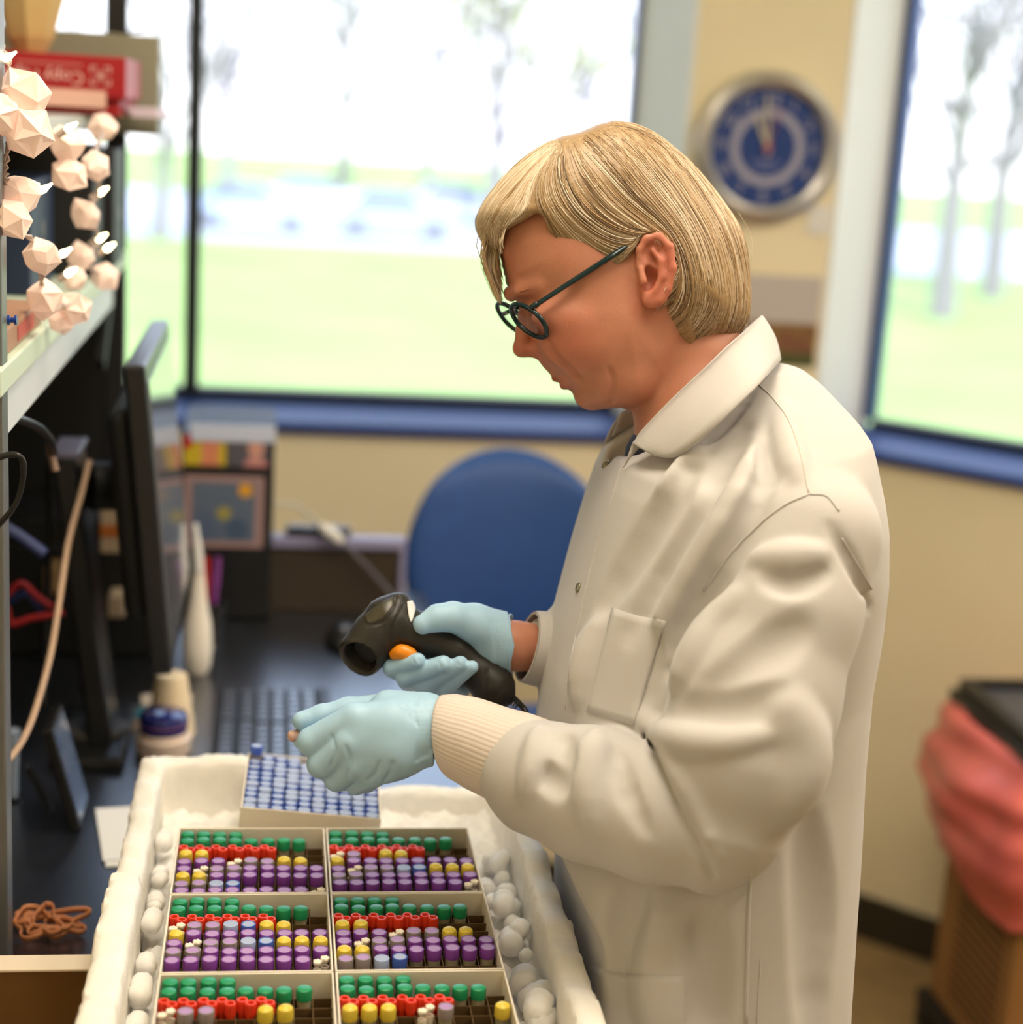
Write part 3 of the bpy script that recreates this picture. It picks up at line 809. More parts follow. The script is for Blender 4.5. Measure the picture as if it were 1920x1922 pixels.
LAY = {(0, 0): ['GGGG.....', 'GGGGGGGG.', 'RRRRRR...', 'YY.......', 'PPPWSSYY.', 'PWSSPPPPP', 'YYPPPPPPP', 'SSLB.....', 'PPPPPPPPW'],
       (1, 0): ['GGGG.....', 'GGGGGGGG.', 'RRRRRR...', 'WS.YY....', 'YPPPPPPPP', 'PWSSLBYYY', 'SSPPPPPPP', 'PPPPPPPPW', '.........'],
       (0, 1): ['GGGG.....', 'GGGGGGGG.', 'RRRRRR...', 'WSSLBYY..', 'YPPPPPPPP', 'PWSSLBYYY', 'SSPPPPPPP', 'PPPPPPPPW', '.........'],
       (1, 1): ['GGGG.....', 'GGGGGGGG.', 'RRRRRR...', 'YY.......', 'PPPWSSYY.', 'PWSSPPPPP', 'YYPPPPPPP', 'SSLB.....', '.........'],
       (0, 2): ['GGGG.....', 'GGGGGGGG.', 'RRRRRR...', 'WSS..YY..'],
       (1, 2): ['GGGG.....', 'GGGGGGGG.', 'RRRRRR...', 'YYY.WS..Y']}
for (i, j), rowsL in LAY.items():
    x0 = BX0+i*BP; y0 = BY0-j*BP; zb = 1.0085
    sample_box(x0, y0, 0.1345, 0.1345, zb, BT, 'sample_box', 'white cardboard sample box full of coloured tubes, %s of six' % BN[(i, j)], M_cardin if True else None, NC, 1.046)
    for r_, row in enumerate(rowsL):
        for c_, ch in enumerate(row):
            if ch == '.': continue
            x = x0+WALL+(c_+.5)*CELL; y = y0-WALL-(r_+.5)*CELL; z = zb+WALL+.0002
            jx, jy = random.uniform(-.0005, .0005), random.uniform(-.0005, .0005)
            where = 'row %s, place %s, %s sample box' % (NUM[r_], NUM[c_], BN[(i, j)])
            if ch == 'R':
                put_tube('R', (x-.0028+jx, y+.0024, z), 'rear red open tube of a pair, '+where, 'red open tubes')
                put_tube('R', (x+.0036+jx, y-.0026, z), 'front red open tube of a pair, '+where, 'red open tubes')
            elif ch == 'W':
                put_tube('W', (x-.003, y-.002, z), 'left white-capped tube of a pair, '+where, 'white-capped tubes')
                put_tube('W', (x+.003, y+.002, z+.001), 'right white-capped tube of a pair, '+where, 'white-capped tubes')
            else:
                put_tube(ch, (x+jx, y+jy, z+random.uniform(0, .0012)), CN[ch]+'-capped tube, '+where, CN[ch]+'-capped tubes')
# ---- box of blue capped tubes, tipped a little
bx0, by0, bw = -0.0205, 1.6235, 0.133
th = math.radians(-2.0)
Rb = Matrix.Translation((0.046, 1.557, 1.0)) @ Matrix.Rotation(math.radians(4.2), 4, 'Y') @ Matrix.Rotation(math.radians(1.2), 4, 'X') @ Matrix.Rotation(th, 4, 'Z') @ Matrix.Translation((-0.046, -1.557, -1.0))
bb = sample_box(bx0, by0, bw, bw, 1.019, 1.070, 'blue_tube_box', 'white cardboard box filled with blue-capped tubes under the gloved hand', M_card, 10, 1.045, np.array(Rb))
bb['label'] = 'white cardboard box filled with blue-capped tubes under the gloved hand'
cl = (bw-2*WALL)/10
rb = Rb.to_euler()
for r_ in range(10):
    for c_ in range(10):
        up_ = (r_ == 0 and c_ == 0)
        if up_: continue
        if r_ == 0 and c_ in (4, 5): continue
        if r_ <= 3 and c_ >= 7: continue          # wholly behind the hand
        p = Rb @ Vector((bx0+WALL+(c_+.5)*cl, by0-WALL-(r_+.5)*cl, 1.0215+random.uniform(0, .001)))
        o = put_tube('L' if random.random() < .42 else 'B', p, 'blue-capped tube, row %s, place %s, box under the gloved hand' % (NUM[r_], NUM[c_]), 'blue-capped tubes', rb)
p = Rb @ Vector((bx0+WALL+.5*cl, by0-WALL-.5*cl, 1.034))
put_tube('B', p, 'blue-capped tube sticking up at the rear left corner of its box', 'blue-capped tubes', rb)

# ================================================================== shelf unit over the bench
M_shelf = mat('pale green shelf board', srgb(205, 220, 200), 0.5)
M_post = mat('grey post', srgb(120, 122, 124), 0.4, metal=.5)
sh = thing('shelf_unit', 'tall shelf unit with grey posts and pale boards along the left wall', 'shelf', (-0.45, 1.9, BZ))
SX = -0.222
mk('post', *box((SX-0.03, 1.44, BZ), (SX-.001, 1.47, 2.3), .002), M_post, sh)
mk('post', *box((SX-0.03, 2.60, BZ), (SX, 2.63, 2.3), .002), M_blackm, sh)
mk('back_panel', *box((LWX+0.006, 1.40, BZ), (LWX+0.02, 2.62, 2.3)), M_blackm, sh)
mk('shelf_board', *box((LWX+0.022, 1.42, 1.468), (SX+.001, 2.595, 1.492), .002), M_shelf, sh)
mk('valance', *box((SX-0.012, 1.475, 1.425), (SX-.004, 2.45, 1.467), .001), mat('white valance', srgb(215, 222, 228), .5), sh)
mk('shelf_board', *box((LWX+0.022, 1.475, 1.672), (SX-0.03, 2.595, 1.690), .002), mat('white board', srgb(200, 200, 196), .5), sh)
mk('bracket', *obox((SX-.02, 2.52, 1.40), (1, 0, 0), (0, .8, .6), (0, -.6, .8), (.006, .10, .012)), M_blackm, sh)
mk('end_panel', *box((LWX+.022, 2.605, BZ), (-0.25, 2.62, 1.467)), M_blackm, sh)  # black sheet added so the gap beside the monitor reads dark
mk('darkening_panel', *box((-0.45, 1.5, 0.98), (-0.44, 2.60, 1.46)), M_blackm, sh)  # added sheet that darkens the space under the shelf
# black archive boxes on the shelf
for k, (y0, y1, x1, zt, lab) in enumerate(((2.18, 2.30, -0.225, 1.655, 'black archive box on the shelf, farthest from the window'), (2.31, 2.45, -0.212, 1.648, 'black archive box on the shelf, nearest the window'), (1.95, 2.15, -0.27, 1.62, 'dark navy binder box on the shelf behind the paper lanterns'))):
    t = thing('archive_box', lab, 'box', (-0.4, (y0+y1)/2, 1.492), 'boxes on the shelf')
    mk('box_body', *box((-0.52, y0, 1.492), (x1, y1, zt), .003), M_blackm if k < 2 else mat('navy card', srgb(30, 45, 75), .5), t)
    mk('finger_pull', *rod((x1-.001, (y0+y1)/2, 1.56), (x1+.0012, (y0+y1)/2, 1.56), .011, n=16), M_grey, t)
bk = thing('folder', 'tan folder lying on the shelf under the lanterns', 'folder', (-0.27, 1.6, 1.492))
mk('cover', *box((-0.36, 1.5, 1.492), (-0.228, 1.72, 1.515), .002), mat('tan folder', srgb(170, 130, 105), .6), bk)
mk('label_strip', *box((-0.2285, 1.56, 1.497), (-0.2272, 1.66, 1.510)), mat('red strip', srgb(190, 70, 60), .5), bk)
pp = thing('push_pin', 'blue push pin stuck beside the grey post', 'push pin', tuple(atY(20, 600, 1.5)))
c0 = atY(13, 601, 1.475); c1 = atY(32, 601, 1.475)
mk('head', *join(rod(c0, c0*.7+c1*.3, .0042, n=14), rod(c0*.7+c1*.3, c0*.25+c1*.75, .0022, n=14), rod(c0*.25+c1*.75, c1, .0042, n=14)), mat('pin blue', srgb(20, 60, 150), .3), pp)
mk('needle', *rod(c0-np.array([.012, 0, 0]), c0, .0006, n=6), M_grey, pp)

# red ream on the upper shelf, lying upside down
M_redbox = mat('red ream wrapper', srgb(165, 22, 32), 0.45, var=.04)
rm = thing('paper_ream', 'red wrapped ream of copy paper lying upside down on the top shelf', 'paper ream', (-0.29, 2.4, 1.69))
mk('wrapper', *box((-0.405, 2.3, 1.712), (-0.197, 2.55, 1.766), .003), M_redbox, rm)
mk('label_panel', *box((-0.36, 2.2985, 1.7), (-0.222, 2.2995, 1.722)), mat('pink panel', srgb(235, 190, 175), .6), rm)
mk('bottom_flap', *box((-0.400, 2.31, 1.6905), (-0.205, 2.55, 1.7118), .002), mat('red flap', srgb(170, 25, 32), .5), rm)
M_pink = mat('pale print', srgb(240, 190, 185), 0.6)
def text_mesh(s, size, name, par, M, m, ext=0.0002):
    cu_ = bpy.data.curves.new(name, 'FONT'); cu_.body = s; cu_.size = size; cu_.extrude = ext; cu_.align_x = 'CENTER'; cu_.align_y = 'CENTER'
    o = bpy.data.objects.new(name, cu_); COL.objects.link(o)
    dg = bpy.context.evaluated_depsgraph_get()
    me = bpy.data.meshes.new_from_object(o.evaluated_get(dg))
    bpy.data.objects.remove(o)
    V = np.array([v.co[:] for v in me.vertices]); F = [list(p.vertices) for p in me.polygons]
    return mk(name, *xf((V, F), M), m, par)
# letters stand on their heads: rotate 180 degrees in the plane of the wrapper's end
def facing(px_, pz_, y, rot):
    return Matrix.Translation((px_, y, pz_)) @ Matrix.Rotation(PI/2, 4, 'X') @ Matrix.Rotation(rot, 4, 'Z')
text_mesh('Copy Paper', 0.023, 'lettering', rm, facing(-0.305, 1.737, 2.2992, PI), M_pink)
mk('printed_line', *box((-0.335, 2.2988, 1.7515), (-0.252, 2.2998, 1.7545)), mat('faded print', srgb(205, 110, 108), .6), rm)
lg = []
for sx in (-1, 1):
    for sz in (-1, 1):
        cx_, cz_ = -0.229, 1.741
        lg.append(box((cx_+sx*.012-.0009, 2.2988, cz_+sz*.0075-.0035), (cx_+sx*.012+.0009, 2.2998, cz_+sz*.0075+.0035)))
        lg.append(box((cx_+sx*.0088-.004, 2.2988, cz_+sz*.011-.0009), (cx_+sx*.0088+.004, 2.2998, cz_+sz*.011+.0009)))
for q in (-.004, 0, .004):
    lg.append(box((-0.229-.006, 2.2988, 1.741+q-.0009), (-0.229+.006, 2.2998, 1.741+q+.0009)))
mk('emblem', *join(*lg), M_pink, rm)
for k, (x, z, lab) in enumerate(((-0.19, 1.697, 'white paper packet sticking out under the red ream, upper one'), (-0.185, 1.6905, 'white paper packet sticking out under the red ream, lower one'))):
    tag(mk('paper_packet', *box((x-.01, 2.35, z), (x+.03, 2.55, z+.006), .001), mat('packet white', srgb(225, 210, 225), .6)), lab, 'paper', 'paper packets')
gb = thing('grey_carton', 'olive grey carton standing behind the red ream', 'carton', (-0.27, 2.6, 1.69))
A, B2 = atY(300, 68, 2.58), atY(300, 255, 2.58)
mk('carton_body', *box((-0.42, 2.58, B2[2]), (A[0], 2.594, A[2]), .003), mat('olive grey card', srgb(150, 148, 128), .6), gb)
mk('top_flap', *obox((A[0]-.04, 2.587, A[2]+.004), (.97, 0, .24), (0, 1, 0), (-.24, 0, .97), (.022, .006, .0015)), M_blackm, gb)
sv = mk('shade_vessel', *mv(lathe([(0.02, 0), (0.031, .02), (0.05, .09), (0.056, .15), (0.052, .15), (0.03, .03)], 8), atY(56, 100, 2.0)-np.array([0, 0, .0])), mat('tan paper', srgb(205, 178, 120), .6), None)
tag(sv, 'tan paper vessel in the top left corner above the red ream', 'vessel')
sv.location.z = 1.766; sv.location.y = 2.38; sv.location.x = atY(56, 50, 2.38)[0]

# ---- string of folded paper lanterns
M_lant = mat('folded paper lantern', (0.90, 0.72, 0.64), 0.6, sss=0.0, emit=(1.0, 0.55, 0.40), estr=0.2)
M_lant_n = MATS['folded paper lantern']
M_bulb = mat('lit bulb', (1, .9, .6), 0.3, emit=(1.0, 0.85, 0.5), estr=14.0)
M_wire = mat('twisted pale wire', srgb(190, 170, 160), 0.5)
st = thing('string_lights', 'string of folded white paper lanterns and small lit bulbs hanging on the shelf', 'string lights', tuple(atY(60, 300, 1.6)))
LN = [(45, 175, 46, 1.46), (48, 248, 46, 1.45), (4, 215, 38, 1.44), (38, 365, 38, 1.47), (24, 412, 36, 1.45), (76, 482, 33, 1.55), (125, 268, 34, 1.75), (193, 238, 28, 2.0),
      (130, 328, 33, 1.75), (178, 312, 28, 1.8), (160, 402, 28, 1.85), (150, 480, 26, 1.9), (196, 520, 27, 1.95), (140, 522, 24, 1.85), (82, 562, 36, 1.62), (140, 578, 30, 1.7), (116, 604, 24, 1.7)]
def lantern(c, r, seed):
    rr = random.Random(seed)
    bm = bmesh.new()
    bmesh.ops.create_icosphere(bm, subdivisions=1, radius=r)
    M = Matrix.Rotation(rr.uniform(0, 6), 4, 'X') @ Matrix.Rotation(rr.uniform(0, 6), 4, 'Y')
    for v in bm.verts:
        v.co = M @ v.co
        v.co *= rr.uniform(.86, 1.14)
    # creased pockets
    fs = [f for f in bm.faces]
    rr.shuffle(fs)
    bmesh.ops.poke(bm, faces=fs[:20], offset=-r*.10)
    bm.verts.index_update()
    return mv(bmshape(bm), c)
for k, (px, py, r, Y) in enumerate(LN):
    c = atY(px, py, Y)
    mk('lantern', *lantern(c, r*Y/FPX*1.08, k), M_lant, st)
BL = [(14, 108, 1.47), (82, 355, 1.5), (190, 360, 1.9), (188, 447, 1.95), (203, 465, 1.97), (120, 475, 1.7), (130, 512, 1.8), (130, 240, 1.72)]
for (px, py, Y) in BL:
    c = atY(px, py, Y); d = np.array([.7, 0, .5]); d /= np.linalg.norm(d)
    b = mk('bulb', *tube([c-d*.004, c, c+d*.009], [.0024, .0034, .0008], 8, 4), M_bulb, st, True)
    mk('bulb_socket', *rod(c-d*.014, c-d*.004, .0036, n=10), M_wire, b)
def wire(pts, off):
    P = [atY(*p) for p in pts]
    return tube([p+np.array([math.cos(i*2.1+off)*.002, 0, math.sin(i*2.1+off)*.002]) for i, p in enumerate(smooth_path(P, 6))], .0014, 6, 2)
for off in (0, PI):
    mk('wire', *wire([(-10, 60, 1.47), (16, 115, 1.47), (30, 200, 1.47), (12, 300, 1.46), (14, 350, 1.46), (30, 420, 1.5), (75, 470, 1.57), (85, 560, 1.63), (140, 575, 1.7)], off), M_wire, st)
    mk('wire', *wire([(195, 240, 2.0), (178, 300, 1.8), (186, 352, 1.88), (170, 400, 1.87), (185, 450, 1.95), (160, 490, 1.9), (195, 520, 1.95)], off), M_wire, st)

# ---- loose cables at the left
def cable(pts, r, m, label, name='cable', sub=8):
    P = [atY(*p) for p in pts]
    return tag(mk(name, *tube(P, r, 8, sub), m, None, True), label, 'cable')
cable([(168, 866, 2.0), (152, 930, 1.95), (128, 1020, 1.9), (108, 1150, 1.82), (92, 1240, 1.76), (60, 1350, 1.68), (28, 1412, 1.6), (-12, 1450, 1.52)], .0036, mat('beige cord', srgb(190, 160, 135), .5), 'beige cord hanging from the monitor stand down to the bench')
cable([(-10, 862, 1.40), (20, 853, 1.40), (40, 860, 1.40), (44, 890, 1.41), (30, 945, 1.42), (-6, 990, 1.43)], .0026, M_black, 'glossy black cord looping out from the left edge')
cable([(12, 780, 1.55), (45, 790, 1.6), (75, 805, 1.7), (95, 830, 1.75), (100, 850, 1.8)], .0045, M_black, 'black cord drooping under the shelf board')
cable([(92, 820, 1.8), (98, 860, 1.8), (104, 884, 1.8)], .0042, mat('tan plug', srgb(150, 125, 110), .5), 'tan cable end hanging under the shelf board')
cable([(90, 850, 2.1), (92, 1000, 2.1), (88, 1200, 2.05), (80, 1330, 2.0)], .004, M_black, 'straight black cord hanging behind the beige cord')
cable([(10, 990, 1.9), (40, 1008, 1.9), (84, 1040, 1.9)], .007, mat('slate blue cord', srgb(70, 80, 130), .5), 'slate blue strap crossing behind the shelf post')
for k, (pts, cc, lab) in enumerate(([[(10, 1120, 2.0), (40, 1095, 2.0), (70, 1120, 2.0), (100, 1140, 2.0)], srgb(150, 30, 40), 'dark red cable lying among the clutter, upper one'],
                                    [[(12, 1140, 2.0), (22, 1170, 2.0), (60, 1160, 2.0), (120, 1150, 2.0)], srgb(170, 35, 40), 'dark red cable lying among the clutter, lower one'],
                                    [[(14, 1130, 2.1), (50, 1115, 2.1), (80, 1150, 2.1)], srgb(40, 55, 110), 'navy cable lying among the red cables'])):
    cable(pts, .0045, mat('clutter %d' % k, cc, .5), lab)
for k, (px, py, w, h, cc, lab) in enumerate(((207, 985, 36, 110, srgb(220, 195, 165), 'cream carton with orange stripe behind the monitor stand'), (218, 1140, 30, 40, srgb(205, 185, 160), 'small cream carton behind the monitor stand'), (95, 1090, 24, 50, srgb(150, 120, 80), 'small tan packet behind the hanging cords'))):
    c = atY(px, py, 2.35); s = 2.35/FPX
    t = thing('small_carton', lab, 'carton', tuple(c-np.array([0, 0, h*s/2])), 'cartons in the clutter')
    mk('carton_body', *box((c[0]-w*s/2, 2.35, c[2]-h*s/2), (c[0]+w*s/2, 2.40, c[2]+h*s/2), .001), mat('carton %d' % k, cc, .7), t)
    if k == 0: mk('stripe', *box((c[0]-w*s/2, 2.349, c[2]-h*s*.22), (c[0]+w*s/2, 2.35, c[2]-.0*h*s)), mat('orange stripe', srgb(215, 125, 60), .6), t)
cl = thing('equipment_rack', 'black equipment rack standing in the dark corner behind the cords', 'rack', (-0.35, 2.5, BZ))
mk('rack_frame', *box((-0.43, 2.405, BZ), (-0.14, 2.58, 1.08), .004), M_blackm, cl)
mk('rack_top', *box((-0.43, 2.41, 1.0801), (-0.15, 2.58, 1.12), .004), M_black, cl)

# ================================================================== wall clock
ck = thing('wall_clock', 'round wall clock with brushed silver rim and blue dial', 'clock', (1.003, WY, 1.5))
cc = atY(1443, 277, WY-.03); cc[1] = WY
RR = 0.121
def wallM(c, y): return Matrix.Translation((c[0], y, c[2])) @ Matrix.Rotation(PI/2, 4, 'X')
M_silver = mat('brushed silver', srgb(205, 200, 195), 0.32, metal=.85)
M_dial = mat('blue dial', srgb(28, 62, 132), 0.4)
M_mark = mat('silver print', srgb(165, 165, 190), 0.45)
mk('rim', *xf(lathe([(RR+.030, 0), (RR+.034, .012), (RR+.028, .028), (RR+.012, .036), (RR+.001, .030), (RR, .018)], 64, False), wallM(cc, WY-.001)), M_silver, ck, 40)
mk('dial', *xf(lathe([(RR+.001, 0.0), (RR+.001, .018)], 64), wallM(cc, WY-.001)), M_dial, ck)
mk('dial_ring', *xf(lathe([(.061, 0.0182), (.061, .0190), (.078, .0190), (.078, .0182)], 64, False), wallM(cc, WY-.001)), M_mark, ck)
for h_ in range(1, 13):
    a = PI/2-h_*PI/6
    text_mesh(str(h_), 0.036 if h_ != 12 else .042, 'numeral', ck, Matrix.Translation((cc[0]+.099*math.cos(a), WY-.0195, cc[2]+.099*math.sin(a))) @ Matrix.Rotation(PI/2, 4, 'X'), M_mark, .0006)
def hand(ang, L, w, y, m, nm):
    d = np.array([math.sin(ang), 0, math.cos(ang)]); n = np.array([d[2], 0, -d[0]])
    c = np.array([cc[0], y, cc[2]])+d*(L*.42)
    mk(nm, *obox(c, n, (0, 1, 0), d, (w, .0006, L*.58)), m, ck)
hand(math.radians(-25), .07, .0035, WY-.022, mat('cream hand', srgb(205, 195, 170), .5), 'hour_hand')
hand(math.radians(-5), .10, .0028, WY-.0235, mat('cream hand', (1, 1, 1)), 'minute_hand')
hand(math.radians(14), .085, .0011, WY-.025, mat('red hand', srgb(160, 50, 70), .5), 'second_hand')
mk('hub', *rod((cc[0], WY-.020, cc[2]), (cc[0], WY-.0265, cc[2]), .007, n=16), mat('red hub', srgb(190, 90, 100), .4), ck)
mk('dial_emblem', *xf(join(lathe([(.0, .0185), (.0, .019)], 3), box((-.03, -.036, .0182), (.03, -.026, .0188)), box((-.016, -.046, .0182), (.016, -.038, .0188))), wallM(cc, WY-.001)), mat('emblem print', srgb(95, 105, 160), .5), ck)
# poster under the clock
p0, p1 = atY(1425, 515, WY), atY(1527, 690, WY)
po = thing('poster', 'landscape photo print with grey sky pinned below the clock', 'poster', (1.03, WY, p1[2]))
mk('sheet', *box((p0[0]-.03, WY-.003, p1[2]), (p1[0], WY-.001, p0[2])), mat('poster sky', srgb(196, 188, 186), .6), po)
mk('printed_trees', *box((p0[0]-.03, WY-.0036, p1[2]+.03), (p1[0], WY-.003, p1[2]+.093)), mat('poster brown', srgb(120, 70, 60), .6, col2=srgb(140, 110, 60), vscale=30), po)
mk('printed_meadow', *box((p0[0]-.03, WY-.0036, p1[2]), (p1[0], WY-.003, p1[2]+.03)), mat('poster green', srgb(80, 85, 45), .6), po)
q0 = atY(1530, 440, WY)
np_ = mk('note_paper', *box((q0[0]-.02, WY-.004, q0[2]-.0), (CX-.005, WY-.002, q0[2]+.06)), M_paper)
tag(np_, 'white note paper fixed to the wall below the clock', 'paper')

# ================================================================== chair
M_blue = mat('blue vinyl', srgb(50, 88, 158), 0.5, var=.05, vscale=20, bump=.1, bscale=200)
chx, chy = 0.432, 2.95
ch = thing('lab_chair', 'blue upholstered swivel chair standing by the back wall', 'chair', (chx, chy-.2, 0))
def backrest():
    n, m = 26, 22
    G1 = np.zeros((n, m, 3)); G2 = np.zeros((n, m, 3))
    for i in range(n):
        for j in range(m):
            u = -1+2*i/(n-1); v = -1+2*j/(m-1)
            a, b = u*math.sqrt(1-v*v/2*.92), v*math.sqrt(1-u*u/2*.92)
            x = a*.187; z = b*.20
            crv = .05*u*u-.02*(v*v)
            t = .028*max(0, (1-max(abs(u), abs(v))**6))**.5+.004
            G1[i, j] = (chx+x, chy-.0-crv-t, .935+z); G2[i, j] = (chx+x, chy-crv+t*.6, .935+z)
    a = gridmesh(G1); b = gridmesh(G2)
    n1 = len(a[0])
    bd = [i*m for i in range(n)]+[(n-1)*m+j for j in range(1, m)]+[i*m+m-1 for i in range(n-2, -1, -1)]+[j for j in range(m-2, 0, -1)]
    F = a[1]+[[q+n1 for q in f[::-1]] for f in b[1]]+[[bd[k-1], bd[k], bd[k]+n1, bd[k-1]+n1] for k in range(len(bd))]
    return np.concatenate([a[0], b[0]]), F
mk('backrest', *backrest(), M_blue, ch, True)
mk('back_support', *tube([(chx, chy+.02, .90), (chx, chy+.045, .75), (chx, chy+.02, .62), (chx, chy-.15, .60)], .018, 10, 6, flat=.5), M_black, ch)
V, F = box((chx-.152, chy-.47, .60), (chx+.19, chy-.05, .68), .035, 4)
mk('seat', V, F, M_blue, ch, True)
mk('seat_pan', *box((chx-.12, chy-.38, .575), (chx+.12, chy-.14, .602), .004), M_black, ch)
mk('gas_column', *rod((chx, chy-.25, .12), (chx, chy-.25, .58), .026), M_grey, ch)
for k in range(5):
    a = 2*PI*k/5+.3; e = np.array([chx+.28*math.cos(a), chy-.25+.28*math.sin(a), .085])
    lg_ = mk('star_leg', *tube([(chx, chy-.25, .13), ((chx+e[0])/2, (chy-.25+e[1])/2, .115), e], [.026, .02, .014], 8, 4), M_black, ch)
    mk('caster', *rod(e+np.array([-.02, 0, -.052]), e+np.array([.02, 0, -.052]), .033, n=16), M_blackm, lg_)

# ================================================================== waste bin
M_kr2 = mat('brown carton', srgb(150, 108, 62), .75, var=.05, vscale=12)
bx, by = 1.285, 2.87; W_, D_ = 0.30, 0.36
wb = thing('waste_bin', 'brown carton waste bin with black lid and red bag on a dolly', 'waste bin', (bx+W_/2, by-D_/2, 0))
mk('carton', *box((bx+.03, by-D_+.02, .10), (bx+W_, by-.02, .66), .004), M_kr2, wb)
# printed panel of fine lines on the carton's left face
for k in range(12):
    mk('printed_line', *box((bx+.0285, by-.30, .36-.02*k), (bx+.03, by-.10, .368-.02*k)), mat('print brown', srgb(84, 58, 34), .8), wb)
def bag():
    n, m = 72, 34
    G = np.zeros((m, n+1, 3))
    for j in range(m):
        t = j/(m-1); z = .705-.30*t
        bul = .028+.055*math.sin(min(1, t*1.08)*PI)**.7
        for i in range(n+1):
            a = 2*PI*i/n
            c, s = math.cos(a), math.sin(a)
            k_ = 1/max(abs(c), abs(s))**.75
            x = (W_/2-.02)*c*k_*.98; y = (D_/2-.015)*s*k_*.98
            w = bul+(.009*math.sin(t*15+1.3*math.sin(2*a)+.8*a)+.007*math.sin(t*26-2.2*math.sin(a+.6))+.005*math.sin(7*a+t*11))*math.sin(min(1, t*1.3+.1)*PI*.9)
            x += w*c; y += w*s
            G[j, i] = (bx+W_/2+x, by-D_/2+y, z+.012*math.sin(3*a)*t)
    G[:, -1] = G[:, 0]
    return gridmesh(G)
mb = mat('red translucent bag', srgb(240, 122, 116), 0.3, var=.15, vscale=9, alpha=.85)
mk('bag', *thick(bag(), .001), mb, wb, True)
z0 = .70
LD = M_black
mk('lid_rim', *join(box((bx, by-D_, z0), (bx+.04, by, z0+.022), .004), box((bx+W_-.03, by-D_, z0), (bx+W_, by, z0+.022), .004), box((bx+.04, by-.04, z0), (bx+W_-.03, by, z0+.022), .004), box((bx+.04, by-D_, z0), (bx+W_-.03, by-D_+.04, z0+.022), .004)), LD, wb)
mk('lid_step', *join(box((bx+.012, by-D_+.01, z0+.022), (bx+.035, by-.012, z0+.046), .004), box((bx+W_-.03, by-D_+.01, z0+.022), (bx+W_-.008, by-.012, z0+.046), .004), box((bx+.035, by-.035, z0+.022), (bx+W_-.03, by-.012, z0+.046), .004)), LD, wb)
mk('lid_panel', *box((bx+.036, by-D_+.012, z0+.022), (bx+W_-.031, by-.036, z0+.032)), mat('lid grey', srgb(75, 78, 92), .35), wb)
mk('dolly', *box((bx+.01, by-D_+.0, .07), (bx+W_+.01, by, .099), .004), M_blackm, wb)
for sx in (.03, W_-.03):
    for sy in (.03, D_-.03):
        mk('caster', *join(rod((bx+sx-.014, by-sy, .034), (bx+sx+.014, by-sy, .034), .034, n=18), box((bx+sx-.02, by-sy-.02, .05), (bx+sx+.02, by-sy+.02, .0705))), M_blackm, wb)

